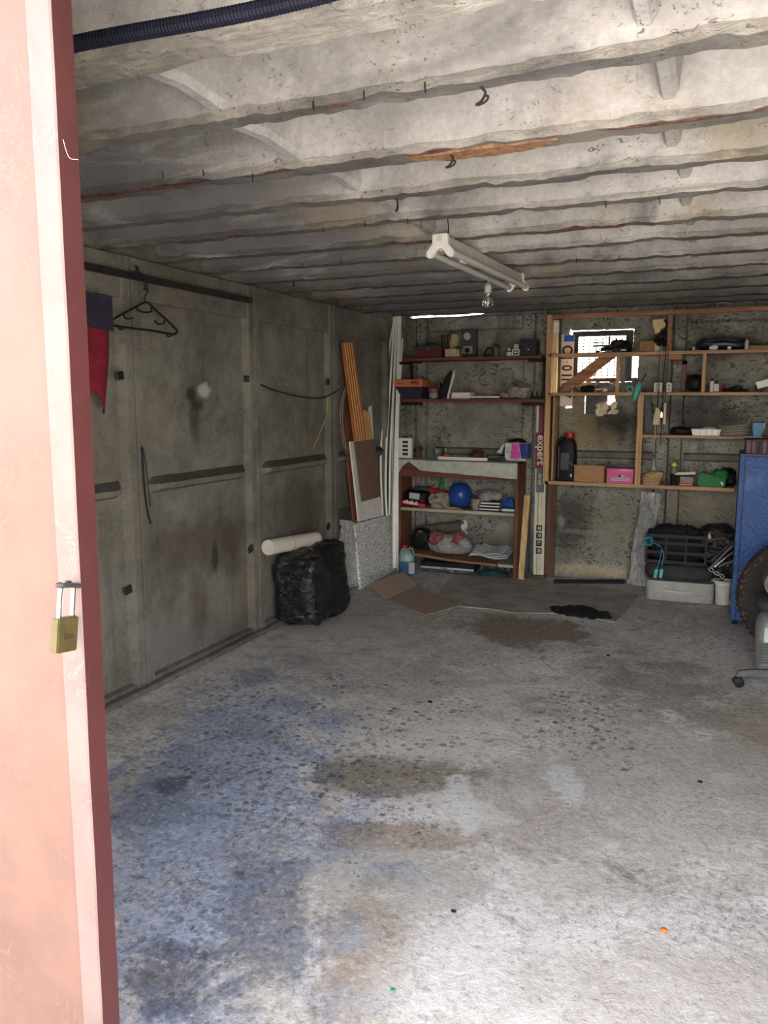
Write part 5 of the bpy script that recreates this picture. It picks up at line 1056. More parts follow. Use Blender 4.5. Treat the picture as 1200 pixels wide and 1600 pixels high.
# ================================================================== RIGHT RACK
YR = 6.77; DR = .22
def zr(px, py): return at(px, py, Y=YR).z
def xr(px, py): return at(px, py, Y=YR).x
rk = thing('shelf_rack', 'home-made pine shelf rack fixed to the right part of the back wall', 'rack', (0, 0, 0))
def shelf_board(pa, pb_, th, mat, dep=DR, y0=YR, nm='shelf_board'):
    a, c = at(*pa, Y=y0), at(*pb_, Y=y0); b = MB(); d = dep
    for x, z in ((a.x, a.z), (c.x, c.z)): b.v += [(x, y0, z - th), (x, y0 + d, z - th), (x, y0 + d, z), (x, y0, z)]
    b.f = [(0, 4, 5, 1), (1, 5, 6, 2), (2, 6, 7, 3), (3, 7, 4, 0), (0, 1, 2, 3), (7, 6, 5, 4)]; b.mi = [0] * 6
    return b.build(nm, mat, rk, bevel=.002)
zRA, zRB, zRC, zRD = zr(1000, 549.5), zr(1050, 613), zr(1090, 680.5), zr(1000, 757)
xe = 1.0
def shx(x0, x1, z, th, mat, dep=DR, nm='shelf_board'):
    return MB().box(x0, x1, YR, YR + dep, z - th, z).build(nm, mat, rk, bevel=.002)
x0r = xr(856, 600)
xA = at(880, 549, Y=6.9).x; shx(xA, xe, zRA, .026, M['pineX']); shx(x0r, xA - .0005, zRA, .026, M['pineX'], .05, 'shelf_batten'); shx(x0r, xe, zRB, .024, M['pineX']); shx(xr(1003, 683), xr(1168, 686), zRC, .022, M['pineX']); shx(xr(851, 753), xr(1147, 768), zRD, .03, M['pineX'])
xc1, xc2 = xr(1003, 683), 0
MB().box(x0r - .005, xe, YR + .004, YR + .03, zr(1000, 493), zr(1000, 486)).build('top_rail', M['rackrail'], rk, bevel=.002)
def post(px0, px1, za, zb, mat=M['rack'], dy=.0, dep=.022): 
    return MB().box(px0, px1, YR + dy, YR + dy + dep, zb, za).build('upright', mat, rk, bevel=.002)
zt = zr(1000, 486)
post(xr(852, 600), xr(861, 600), zt, zRD - .03, M['rack'], .0, .03)
post(at(859, 600, Y=6.96).x, at(874.5, 600, Y=6.96).x, zt - .0, 0.0, M['brown_board'], DR - .03, .022)
MB().box(xr(861, 700) + .0, xr(861, 700) + .014, YR + .035, YR + DR - .032, zRD, zRB - .03).build('side_board', M['rack'], rk)
post(xr(994, 690), xr(1003, 690), zRB - .024, zRD); post(xr(1043, 517), xr(1050, 517), zt - .04, zRA, M['rackrail']); post(xr(962, 585), xr(967.5, 585), zRA - .026, zRB); post(xr(1097, 580), xr(1103, 580), zRA - .026, zRB)
a_, c_ = at(1046, 557, Y=6.95), at(1068, 557, Y=6.95); MB().box(a_.x - .01, c_.x, YR + .02, YR + .16, zRA - .065, zRA - .027).build('cleat', M['tan'], rk)
b = MB(); xk0, xk1 = at(1052, 565, Y=6.93).x, at(1073, 565, Y=6.93).x; b.box(xk0, xk1, 6.92, 6.95, zRA - .10, zRA - .07); b.box(xk1 - .03, xk1, 6.92, 6.95, zRB, zRA - .07); tag(b.build('red_bracket', M['red_dk'], rk), 'dark red angle bracket')
# tall brown board under the rack's left end reaches the floor: the upright above already covers it
# things around the window
t = thing('white_tube', 'fat white plastic tube standing left of the number plate', 'tube', (at(865, 610, Y=6.90).x, 6.885, zRB + .001))
MB().lathe([(.032, 0), (.032, .60), (.026, .602), (.026, .56)], 20).build('tube', M['cream'], t, smooth=50); MB().lathe([(.034, .50), (.034, .585)], 20, None, False).build('sleeve', M['white'], t)
zpl0, zpl1 = at(885, 635, Y=7.038).z, at(885, 523, Y=7.038).z; xpl = at(885, 580, Y=7.038).x
t = thing('number_plate', 'white car number plate with red characters hung upright beside the window', 'number plate', (xpl, 7.038, zpl0)); hp_ = zpl1 - zpl0; wp_ = .118
MB().box(-wp_ / 2, wp_ / 2, 0, .004, 0, hp_).build('plate', M['platew'], t, bevel=.001); MB().box(-wp_ / 2 + .03, wp_ / 2 - .002, -.001, 0, hp_ * .905, hp_ - .004).build('blue_band', M['eublue'], t)
eu = Euler((PI / 2, PI / 2, 0))
def pch(s, py, sz=.122, sx=.82):
    z = at(885, py, Y=7.036).z - zpl0; text('character', s, sz, M['platered'], t, (-.001, -.0012, z), eu, .0006, sx, .0035)
pch('C', 546); pch('J', 559.5); pch('0', 575); pch('1', 586.5); pch('1', 593); pch('0', 602.5); pch('7', 617)
pch('\u2022', 565.5, .03)
pdk = thing('diagonal_plank', 'weathered brown plank lying diagonally across the broken window', 'plank', at(878, 612, Y=7.012))
v_ = at(975, 538, Y=7.012) - pdk.location
MB().bar((0, 0, .0), v_ * 1.03, .016, .088, Vector((-.6, 0, 1))).build('board', M['pl2'], pdk, bevel=.003); MB().bar(v_ * .02 + Vector((.05, .006, .0)), v_ * .45 + Vector((.06, .006, -.02)), .010, .012, Vector((-.6, 0, 1))).build('splinter', M['pine'], pdk)
# shelf A things
t, w, h = on('scrap_heap', 'dark oily car parts heaped on the top rack shelf before the window', 'car parts', (930, 536, 978, 549), zRA, 6.86)
lump(w * .45, .12, h * 1.3, .05, 12, .8, 2, 30, 18, True).build('casting', M['dsteel'], t, loc=(w * .26, 0, 0), smooth=40)
MB().bar((-w * .45, -.02, .012), (w * .2, .0, .03), .02, .012).build('lever', M['black'], t, bevel=.003); MB().bar((-w * .2, -.05, .012), (w * .35, -.04, .008), .03, .008).build('lath', M['pine'], t); MB().tube([(-w * .3, .02, .03), (-w * .1, .0, .05), (w * .1, .03, .04)], .012, 8).build('pipe', M['dsteel'], t); MB().lathe([(.02, 0), (.02, .035), (.012, .04)], 10, Matrix.Translation((-w * .12, 0, .01))).build('nut', M['black'], t)
lump(.09, .09, .085, .04, 16, .8, 12, 24, 14, True).build('casting', M['blackrub'], t, loc=(w * .45, .02, 0), smooth=40); MB().box(w * .38, w * .55, -.09, -.07, .01, .022).build('white_scrap', M['paper'], t)
t, w, h = on('brown_box', 'plain brown box on the top rack shelf left of the yellow drill', 'box', (1000, 534, 1023, 550), zRA, 6.86); MB().box(-w / 2, w / 2, -.06, .06, 0, h).build('body', M['tan'], t, bevel=.003); MB().box(-w / 2 - .001, w / 2 + .001, -.061, .061, h * .82, h * .86).build('tape', M['carton'], t)
t, w, h = on('power_drill', 'cream power drill with black cable hanging by the rack post', 'drill', (1021, 497, 1041, 549), zRA, 6.865)
MB().prism([(-.055, h * .72), (-.062, h * .98), (.04, h * 1.0), (.045, h * .74), (.012, h * .66), (.012, h * .5), (-.035, h * .5), (-.04, h * .68)], -.03, .03, Matrix(((1, 0, 0, 0), (0, 0, 1, 0), (0, 1, 0, 0), (0, 0, 0, 1)))).build('body', M['cream'], t, bevel=.008)
MB().lathe([(.028, 0), (.032, h * .12), (.03, h * .25), (.022, h * .28)], 14, Matrix.Translation((-.02, 0, 0))).build('battery', M['offwhite'], t, smooth=40); lump(.09, .07, h * .42, .05, 14, .8, 5, 26, 16, True).build('cable_bundle', M['black'], t, loc=(.012, -.02, h * .16), smooth=40)
MB().tube(cat_([(.03, -.03, h * .95), (.055, -.035, h * .8), (.04, -.035, h * .6), (.05, -.035, h * .3)]), .008, 6).build('lead', M['black'], t); MB().tube(cat_([(.0, -.045, h * .55), (-.03, -.05, h * .5), (-.02, -.05, h * .4), (.01, -.05, h * .42), (0, -.045, h * .55)]), .004, 6).build('key_ring', M['rust'], t)
for k, (px, lb, m_) in enumerate(((1032, 'left', 'cablec'), (1038, 'middle', 'black'), (1042, 'right', 'dkgrey'))):
    x = at(px, 580, Y=YR).x; zb_ = zRB - [.02, .2, .0][k]
    cable('drop_cable', [(x, YR - .012, zRA + .05), (x + .004, YR - .018, zRA - .05), (x - .004, YR - .016, zRA - .2), (x, YR - .014, zRB - .02), (x - .003 * k, YR - .016, zRB - [.25, .42, .30][k])], .0032, M[m_], '%s one of three cables hanging down the front of the rack under the drill' % lb)
t, w, h = on('motor_cover', 'dark blue-black oval engine cover lying on the top rack shelf', 'engine cover', (1088, 530, 1168, 548), zRA, 6.87)
lump(w, .17, h, .02, 6, .75, 3, 40, 22).build('shell', P('blue black enamel', (32, 38, 52), .35), t, smooth=70); MB().tube(cat_([(-w * .3, -.06, h * .75), (0, -.075, h * .9), (w * .3, -.06, h * .75)]), .006, 6).build('rib', M['dkgrey'], t)
t, w, h = on('white_rag', 'small bright white cloth before the dark engine cover', 'cloth', (1108, 540, 1122, 548), zRA, 6.785); lump(w, .03, h, .012, 20, .7, 3).build('cloth', M['paper'], t, smooth=60)
t, w, h = on('white_scrap', 'small white scrap right of the bright white cloth', 'scrap', (1136, 542, 1143, 547), zRA, 6.785); MB().lathe([(w * .5, 0), (w * .5, h * .8), (w * .4, h)], 12).build('cap', M['white'], t); MB().lathe([(w * .54, 0), (w * .54, .006)], 12).build('rim', M['ltgrey'], t)
t, w, h = on('small_bottle', 'small grey bottle right of the dark engine cover', 'bottle', (1163, 527, 1171, 546), zRA, 6.80); MB().lathe([(w * .45, 0), (w * .45, h * .55), (w * .25, h * .72), (w * .25, h * .8)], 12).build('body', M['ltgrey'], t, smooth=40); MB().lathe([(w * .3, h * .8), (w * .3, h)], 12).build('cap', M['olive'], t)
t, w, h = on('tiny_bottle', 'tiny white bottle at the left of the dark engine cover', 'bottle', (1081, 543, 1087, 548), zRA, 6.79); MB().lathe([(w * .4, 0), (w * .4, h * .7), (w * .2, h * .8), (w * .2, h)], 10).build('body', M['ltgrey'], t); MB().lathe([(w * .26, h * .82), (w * .26, h * 1.1)], 10).build('cap', M['white'], t)
tag(MB().box(-.10, .10, 0, .16, 0, .028).build('yellow_board', P('mustard board', (150, 128, 70), .7), loc=(at(1189, 540, Y=6.8).x + .02, 6.80, zRA), bevel=.002), 'mustard-coloured board at the right end of the top rack shelf', 'board')
# shelf B things
for k, (pb, lb) in enumerate((((1022, 598, 1035, 613), 'left white double socket box on the second rack shelf'), ((1041, 598, 1050, 613), 'right white socket box on the second rack shelf'))):
    t, w, h = on('socket_box', lb, 'socket', pb, zRB, 6.80); MB().box(-w / 2, w / 2, -.022, .022, 0, h).build('body', M['offwhite'], t, bevel=.004)
    for z in (h * .28, h * .70):
        MB().lathe([(w * .28, 0), (w * .28, .003), (w * .2, .003)], 14, Matrix.Translation((0, -.022, z)) @ Matrix.Rotation(PI / 2, 4, 'X')).build('outlet', M['grey'], t)
t, w, h = on('screwdriver', 'teal-handled screwdriver sticking out over the second rack shelf', 'screwdriver', (986, 596, 1004, 627), at(995, 614, Y=6.755).z, 6.745)
a_, c_ = at(990, 626, Y=6.745) - t.location, at(1001, 598, Y=6.745) - t.location; e_ = at(1010, 583, Y=6.745) - t.location
MB().tube([a_, a_.lerp(c_, .25), a_.lerp(c_, .8), c_], [.017, .026, .022, .012], 10, True).build('handle', M['teal'], t, smooth=50); MB().tube([c_, e_], .0055, 8).build('shaft', M['black'], t)
t, w, h = on('small_clamp', 'little teal spring clamp left of the teal screwdriver', 'clamp', (979, 602, 990, 612), zRB, 6.79)
b = MB(); b.box(-w / 2, w / 2, -.012, .012, 0, .012); b.box(-w / 2, -w / 2 + .012, -.012, .012, 0, h); b.box(w / 2 - .012, w / 2, -.012, .012, 0, h); b.box(-w / 2, w / 2, -.012, .012, h - .012, h); b.build('frame', M['teal'], t, bevel=.003); MB().tube([(w * .3, 0, h), (w * .9, 0, h * 1.5)], .004, 6).build('lever', M['dsteel'], t)
t, w, h = on('odds_pile', 'low heap of foil, pads and wire on the second rack shelf under the diagonal plank', 'scrap', (905, 601, 960, 614), zRB, 6.82)
lump(w * .5, .1, h, .04, 14, .8, 8, 30, 18, True).build('foil', M['steelwool'], t, loc=(w * .22, 0, 0), smooth=40); lump(w * .35, .08, h * .8, .03, 16, .8, 5, 26, 16, True).build('dark_rag', M['blackrub'], t, loc=(-w * .25, -.01, 0), smooth=40); MB().box(-.01, .09, -.05, -.03, .008, .03).build('pale_scrap', M['cream'], t); MB().tube(cat_([(-w * .45, -.04, .01), (-w * .2, -.05, .03), (.02, -.05, .012), (w * .2, -.05, .02)]), .005, 6).build('wire', M['black'], t)
t = thing('wire_coil', 'coil of grey wire on the second rack shelf below the plank foot', 'wire', (at(886, 610, Y=6.82).x, 6.82, zRB)); pts = [(.06 * math.cos(i * .5) * (1 - i * .002), .03 * math.sin(i * .5) - .01, .028 + .028 * math.sin(i * .5 + 1.2) + .006 * math.sin(i)) for i in range(64)]; MB().tube(pts, .0035, 5).build('coil', M['cablec'], t); MB().tube(cat_([(.06, -.01, .05), (.09, -.03, .02), (.11, -.035, .006)]), .0035, 5).build('tail', M['black'], t)
t, w, h = on('black_hat', 'black rounded cap standing behind the second rack shelf post', 'hat', (1073, 587, 1097, 613), zRB, 6.858); lump(w * 1.1, .12, h * 1.05, .01, 8, .8, 2).build('crown', M['black'], t, smooth=70); MB().box(-w * .6, w * .5, -.058, -.03, 0.001, .008).build('brim', M['black'], t)  # rounded black cap, built as crown and brim
t, w, h = on('medicine_bottle', 'slim white bottle with a red cap on the second rack shelf', 'bottle', (1109, 590, 1116, 612), zRB, 6.83); MB().lathe([(w * .5, 0), (w * .5, h * .75), (w * .3, h * .8)], 12).build('body', M['white'], t, smooth=40); MB().lathe([(w * .35, h * .8), (w * .35, h)], 12).build('cap', M['red_dk'], t)
t, w, h = on('grey_flask', 'squat grey flask with a dark cap beside the slim white bottle', 'flask', (1114.5, 594, 1124, 612), zRB, 6.79); MB().box(-w / 2, w / 2, -.02, .02, 0, h * .72).build('body', M['ltgrey'], t, bevel=.006); MB().lathe([(w * .22, h * .72), (w * .22, h)], 10).build('cap', M['black'], t)
t, w, h = on('pink_pot', 'tiny pink-topped pot right of the grey flask', 'pot', (1124, 600, 1130, 612), zRB, 6.80); MB().lathe([(w * .45, 0), (w * .5, h * .6)], 12).build('body', M['red_dk'], t); MB().lathe([(w * .5, h * .6), (w * .4, h)], 12).build('cap', M['pinkfilm'], t)
t, w, h = on('dark_pipe', 'dark metal fittings lying on the second rack shelf right of the pots', 'fittings', (1131, 603, 1158, 612), zRB, 6.84); MB().tube(cat_([(-w / 2, 0, .016), (-w * .1, .01, .02), (w * .3, -.02, .034), (w / 2, 0, .03)]), .014, 8).build('pipe', M['dsteel'], t, smooth=50); MB().lathe([(.022, 0), (.022, .03)], 8, Matrix.Translation((-w * .25, -.03, 0))).build('nut', M['black'], t); MB().tube([(w * .1, .03, .012), (w * .9, .05, .014)], .011, 8).build('rod', M['dsteel'], t)
t, w, h = on('white_adapter', 'white box-shaped adapter tilted at the right end of the second rack shelf', 'adapter', (1183, 591, 1206, 611), zRB, 6.80, 0); MB().box(-w / 2, w / 2, -.03, .03, .0, .055).build('body', M['white'], t, bevel=.004, rot=(0, R(-16), 0), loc=(0, 0, .035)); MB().box(-w * .62, -w * .38, -.028, .028, 0, .05).build('plug', M['black'], t, bevel=.004)
# hanging under shelf B
t = thing('charger', 'beige charger hanging on cables below the second rack shelf', 'charger', at(1026, 664, Y=6.75)); MB().prism([(-.03, 0), (.022, .0), (.026, .09), (.012, .14), (-.012, .14), (-.026, .06)], -.016, .016, Matrix(((1, 0, 0, 0), (0, 0, 1, 0), (0, 1, 0, 0), (0, 0, 0, 1)))).build('body', M['beige'], t, bevel=.004); MB().tube(cat_([(0, 0, .14), (.004, 0, .2), (0, .0, .27)]), .004, 6).build('lead', M['black'], t); MB().tube(cat_([(-.004, 0, 0), (-.012, -.004, -.05), (-.004, -.004, -.09), (-.025, 0, -.15)]), .004, 6).build('tail', M['beige'], t)
tag(MB().box(-.009, .009, -.006, .006, 0, .17).build('measuring_stick', M['cream'], loc=at(1038, 663, Y=6.755), bevel=.002), 'short pale stick hanging right of the beige charger', 'stick')
t = thing('steel_clip', 'shiny steel clip hanging between the charger and the pale stick', 'clip', at(1033, 652, Y=6.752)); MB().prism([(-.008, 0), (.01, -.005), (.012, .03), (-.002, .05)], -.004, .004, Matrix(((1, 0, 0, 0), (0, 0, 1, 0), (0, 1, 0, 0), (0, 0, 0, 1)))).build('blade', M['chrome'], t, bevel=.001); MB().tube([(0, 0, .045), (-.004, 0, .11)], .002, 5).build('wire', M['dsteel'], t)
t = thing('tapering_board', 'dark tapering board leaning in the bay right of the rack post', 'board', at(1012, 682, Y=6.97)); MB().prism([(-.02, -.01), (.055, -.01), (-.0, .34), (-.055, .36)], -.006, .006, Matrix(((1, 0, 0, 0), (0, 0, 1, 0), (0, 1, 0, .01), (0, 0, 0, 1)))).build('blade', M['dkgrey'], t, bevel=.002); t.location.z = zRC
# shelf C things
t, w, h = on('black_pouch', 'flat black pouch on the third rack shelf left of the white tray', 'pouch', (1050, 668, 1082, 681), zRC, 6.86); lump(w * 1.1, .13, h * .9, .02, 9, .7, 5, 30, 18, True).build('pouch', M['black'], t, smooth=60)
t, w, h = on('white_tray', 'small white louvred tray on the third rack shelf', 'tray', (1080, 671, 1127, 681), zRC, 6.80)
MB().prism([(-w * .44, 0), (w * .44, 0), (w * .5, h), (-w * .5, h)], -.05, .06, Matrix(((1, 0, 0, 0), (0, 0, 1, 0), (0, 1, 0, 0), (0, 0, 0, 1)))).build('body', M['white'], t, bevel=.003)
for i in range(5): x = -w * .4 + w * .8 * i / 4; MB().box(x - .002, x + .002, -.0515, -.05, h * .1, h * .9).build('groove', M['grey'], t)
MB().lathe([(.05, 0), (.045, .012), (.02, .016)], 20, Matrix.Translation((.02, .0, h))).build('lid', M['ltgrey'], t, smooth=40)
t = thing('cable_coil', 'loosely coiled pale grey cable on the third rack shelf', 'cable', (at(1146, 678, Y=6.86).x, 6.87, zRC)); pts = [((.11 + .012 * math.sin(i * .31)) * math.cos(i * .42) + .01, .07 * math.sin(i * .42), .008 + .0009 * i + .010 * math.sin(i * .42 + i * .03)) for i in range(84)]; MB().tube(pts, .006, 6).build('coil', M['cablec'], t, smooth=60); MB().tube(cat_([(-.02, -.07, .02), (-.12, -.075, .01), (-.2, -.06, .008)]), .006, 6).build('tail', M['cablec'], t)
t, w, h = on('blue_cup', 'sky-blue plastic scoop at the right end of the third rack shelf', 'scoop', (1174, 661, 1196, 683), zRC + .0, 6.80); MB().prism([(-w * .4, 0), (w * .2, 0), (w * .48, h * .5), (w * .45, h), (-w * .5, h)], -.05, .05, Matrix(((1, 0, 0, 0), (0, 0, 1, 0), (0, 1, 0, 0), (0, 0, 0, 1)))).build('body', M['bluecup'], t, bevel=.006); MB().box(w * .3, w * .46, -.051, -.049, h * .55, h * .95).build('chip', M['palecard'], t); MB().box(-w * .9, w * .3, -.055, .03, -.008, -.0005).build('foot_plate', M['palecard'], t)
MB().box(xr(1168, 686) + .001, xe, YR + .03, YR + DR, zRC - .022, zRC).build('shelf_board', M['brown_board'], rk)
# shelf D things
t, w, h = on('oil_can', 'black plastic oil can with a red screw cap on the lowest rack shelf', 'oil can', (864, 678, 894, 752), zRD, 6.86)
t.location.x += .036
hb = h * .90
rbox(MB(), [(0, w * .46, .055, 0), (.012, w * .5, .06, 0), (hb * .66, w * .5, .06, 0), (hb * .86, w * .46, .055, .0), (hb, w * .22, .035, w * .1)]).build('body', M['black'], t, smooth=50); MB().lathe([(.040, hb), (.042, hb + .010), (.042, h), (.036, h * 1.01)], 20, Matrix.Translation((w * .14, 0, 0))).build('cap', M['redp'], t, smooth=40)
MB().tube(cat_([(-w * .02, 0, hb * .98), (-w * .3, 0, hb * .99), (-w * .47, 0, hb * .85), (-w * .5, 0, hb * .6)]), .012, 8).build('handle', M['black'], t, smooth=50); MB().box(-w * .25, w * .18, -.0625, -.056, hb * .26, hb * .66).build('grip_panel', M['dkgrey'], t, bevel=.002); MB().box(w * .26, w * .36, -.0622, -.058, hb * .1, hb * .17).build('symbol', M['ltgrey'], t); MB().box(-w * .38, -w * .32, -.0612, -.055, hb * .04, hb * .8).build('level_stripe', M['dkgrey'], t)
t, w, h = on('open_carton', 'brown open cardboard box with loose flaps on the lowest rack shelf', 'box', (897, 733, 944, 757), zRD, 6.85, R(-3)); t.location.x += .014; open_carton(t, w, .15, h, M['carton'], .004, (('L', 35, .05), ('R', 65, .05), ('F', 82, .012), ('B', -25, .06)))
t, w, h = on('pink_box', 'magenta card box with a round hole and white label on the lowest rack shelf', 'box', (949, 736, 990, 759), zRD, 6.84, R(3)); MB().box(-w / 2, w / 2, -.07, .07, 0, h).build('body', M['pink'], t, bevel=.002); MB().lathe([(.012, 0), (.012, .001)], 16, Matrix.Translation((.0, -.0702, h * .52)) @ Matrix.Rotation(PI / 2, 4, 'X')).build('hole', M['printblack'], t); MB().lathe([(.008, 0), (.008, .001)], 16, Matrix.Translation((.016, -.0702, h * .52)) @ Matrix.Rotation(PI / 2, 4, 'X')).build('hole_edge', M['paper'], t); MB().box(-w * .32, w * .34, -.0715, -.07, h * .2, h * .40).build('label', M['greypaper'], t)
for i in range(7): MB().box(-w * .27 + i * w * .08, -w * .27 + i * w * .08 + w * .05, -.0718, -.0714, h * .25, h * .34).build('label_print', M['printgrey'], t)
for i in range(6): MB().box(w * (-.02 + i * .085), w * (-.02 + i * .085) + w * .05, -.0712, -.07, h * .86, h * .94).build('lid_print', M['palecard'], t)
t = thing('lying_stick', 'dark thin stick lying behind the pink box on the lowest rack shelf', 'stick', (at(955, 735, Y=6.955).x, 6.955, zRD)); MB().bar((-.12, 0, .13), (.26, .0, .155), .012, .018).build('stick', M['dkgrey'], t); MB().box(.20, .235, -.012, .012, .0, .15).build('end_block', M['tan'], t)
t, w, h = on('wicker_basket', 'tan woven basket tipped on the lowest rack shelf right of the post', 'basket', (1001, 742, 1035, 762), zRD, 6.84)
rbox(MB(), [(0, w * .40, .06, 0), (h * .35, w * .46, .065, 0), (h * .62, w * .5, .068, .01), (h * .95, w * .40, .055, .03), (h, w * .3, .04, .035)], 24, .7).build('body', M['wicker'], t, smooth=50)
for j in range(3):
    for i in range(6): MB().lathe([(.0055, 0), (.0055, .002)], 8, Matrix.Translation((-w * .34 + i * w * .135 + (j % 2) * w * .06, -.0645, h * (.2 + .17 * j))) @ Matrix.Rotation(PI / 2, 4, 'X')).build('weave_hole', M['brown_board'], t)
t = thing('funnel', 'tiny pale nozzle standing behind the tan woven basket', 'nozzle', (at(1021, 735, Y=6.95).x, 6.95, zRD)); MB().lathe([(.02, 0), (.02, .13), (.012, .14), (.004, .2)], 12).build('nozzle', M['ltgrey'], t, smooth=40); MB().lathe([(.022, .0), (.022, .02)], 12).build('base_ring', M['redp'], t)
t, w, h = on('oil_bottle', 'clear dark-bottomed bottle with a yellow-green cap on the lowest rack shelf', 'bottle', (1047, 728, 1058, 764), zRD, 6.82); MB().lathe([(w * .46, 0), (w * .5, .008), (w * .5, h * .5)], 16).build('contents', M['blackrub'], t, smooth=40); MB().lathe([(w * .5, h * .5), (w * .48, h * .68), (w * .28, h * .78), (w * .28, h * .82)], 16).build('shoulder', M['steelwool'], t, smooth=40); MB().lathe([(w * .44, h * .82), (w * .44, h * .92), (w * .2, h)], 14).build('cap', M['yellow'], t, smooth=40)
t, w, h = on('glass_cup', 'glass cup full of bits beneath the bundle of pale sticks', 'cup', (1062, 750, 1084, 764), zRD + .0, 6.85); MB().box(-w / 2, w / 2, -.04, .04, .016, h).build('tub', M['steelwool'], t, bevel=.004); MB().box(-w / 2 - .002, w / 2 - .01, -.045, .04, 0, .015).build('booklet', M['orangebox'], t); MB().box(-w / 2, w / 2, -.042, .038, h, h + .006).build('lid', M['printblack'], t)
t, w, h = on('stick_bundle', 'bundle of pale pencils and sticks lying on the glass cup', 'sticks', (1056, 742, 1086, 751), zRD + .085, 6.80)
for i in range(6): MB().bar((-w * .55, -.02 + i * .008, .004 + .002 * i), (w * .5, -.012 + i * .006, .012 + .006 * (i % 3)), .006, .006).build('stick', M['cream'] if i % 2 else M['paper'], t)
t, w, h = on('green_bag', 'glossy green folded-over package at the right end of the lowest rack shelf', 'package', (1088, 742, 1140, 768), zRD, 6.83, R(-3)); wg = w * .86
MB().prism([(-wg / 2, 0), (wg * .42, 0), (wg * .46, h * .55), (wg * .16, h * .62), (-wg * .45, h * .86), (-wg / 2, h * .7)], -.06, .06, Matrix(((1, 0, 0, 0), (0, 0, 1, 0), (0, 1, 0, 0), (0, 0, 0, 1)))).build('body', M['green'], t, bevel=.008, seg=2); lump(wg * .52, .10, h * .50, .02, 10, .42, 3, 30, 18, True).build('folded_top', M['green'], t, loc=(wg * .26, .005, h * .48), smooth=45)
MB().prism([(wg * .27, h * .30), (wg * .33, h * .36), (wg * .40, h * .18), (wg * .36, h * .1)], -.0615, -.0598, Matrix(((1, 0, 0, 0), (0, 0, 1, 0), (0, 1, 0, 0), (0, 0, 0, 1)))).build('white_flash', M['paper'], t); MB().prism([(-wg * .05, h * .70), (wg * .08, h * .74), (wg * .12, h * .84), (0, h * .82)], -.03, .03, Matrix(((1, 0, 0, 0), (0, 0, 1, 0), (0, 1, 0, 0), (0, 0, 0, 1)))).build('contents', M['beige'], t)
t, w, h = on('black_bag', 'black bag slumped behind the green package', 'bag', (1128, 742, 1147, 768), zRD, 6.925); lump(w * 1.3, .1, h * 1.0, .03, 10, .7, 14, 26, 16, True).build('bag', M['black'], t, smooth=50)

# ================================================================== FLOOR ALONG THE BACK WALL
ft, fb = at(1018, 770, Y=6.93), at(995, 914, Y=6.79)
t = thing('foil_roll', 'tall roll of silver foil insulation leaning under the lowest rack shelf', 'insulation roll', fb); v_ = ft - fb
pts = [v_ * (i / 24) for i in range(25)]; b = MB().tube(pts, [.078 * (1 + .12 * nz(i, 0, 0, .7)) for i in range(25)], 28)
b.v = [tuple(Vector(p) + Vector((nz(p[0] * 30, p[2] * 4, 0, 1), nz(p[1] * 30, p[2] * 4, 3, 1), 0)) * .022) for p in b.v]
b.build('roll', M_FOIL, t, smooth=30); MB().tube([v_ * .985, v_ * .995], .06, 20).build('core', M['white'], t)
t.location.z = .03
ba, bc = at(868, 907, Z=.02), at(978, 902, Z=.02)
bc = Vector((bc.x, 6.93, .02)); ba = Vector((ba.x, 6.70, .02))
t = thing('black_bar', 'black steel bar lying on the floor along the foot of the back wall', 'bar', ba); MB().bar((0, 0, 0), bc - ba, .034, .03).build('bar', M['black'], t, bevel=.003); MB().bar((bc - ba) * .98, (bc - ba) * 1.02, .03, .026).build('end_plug', M['dsteel'], t)
pm_ = [(712, 899), (800, 902), (900, 912), (998, 928), (982, 950), (962, 972), (925, 966), (862, 958), (800, 957), (762, 951), (725, 948), (700, 938), (686, 924)]
pp = [at(x, y, Z=.004) for x, y in pm_]; c0 = sum(pp, Vector()) / len(pp)
b = MB(); b.prism([((p - c0).x, (p - c0).y) for p in pp], 0, .006); tag(b.build('floor_mat', M['linoleum'], loc=(c0.x, c0.y, .0)), 'thin worn grey sheet with a torn front edge lying before the rack', 'mat')
pp = [at(x, y, Z=.01) for x, y in ((858, 951), (880, 946), (910, 948), (935, 955), (955, 960), (948, 967), (920, 965), (890, 961), (868, 957))]; c1 = sum(pp, Vector()) / len(pp)
random.seed(11); b = MB()
for i in range(150):
    a = random.random() * 2 * PI; r_ = random.random() ** .6; k = int(a / (2 * PI) * len(pp)); e_ = pp[k].lerp(pp[(k + 1) % len(pp)], (a / (2 * PI) * len(pp)) % 1) - c1
    p = e_ * r_; s = .012 + .022 * random.random()
    M4 = Matrix.Translation((p.x, p.y, .004)) @ Matrix.Rotation(random.random() * 6, 4, 'Z') @ Matrix.Diagonal((s * 1.5, s, .007 + .006 * random.random(), 1))
    b.lathe([(.55, -1), (1, -.2), (.7, .6), (.15, 1)], 6, M4)
tag(b.build('soot_crumbs', M['tar'], loc=(c1.x, c1.y, .008)), 'black sooty crumbs spilled on the worn grey sheet', 'soot', kind='stuff')

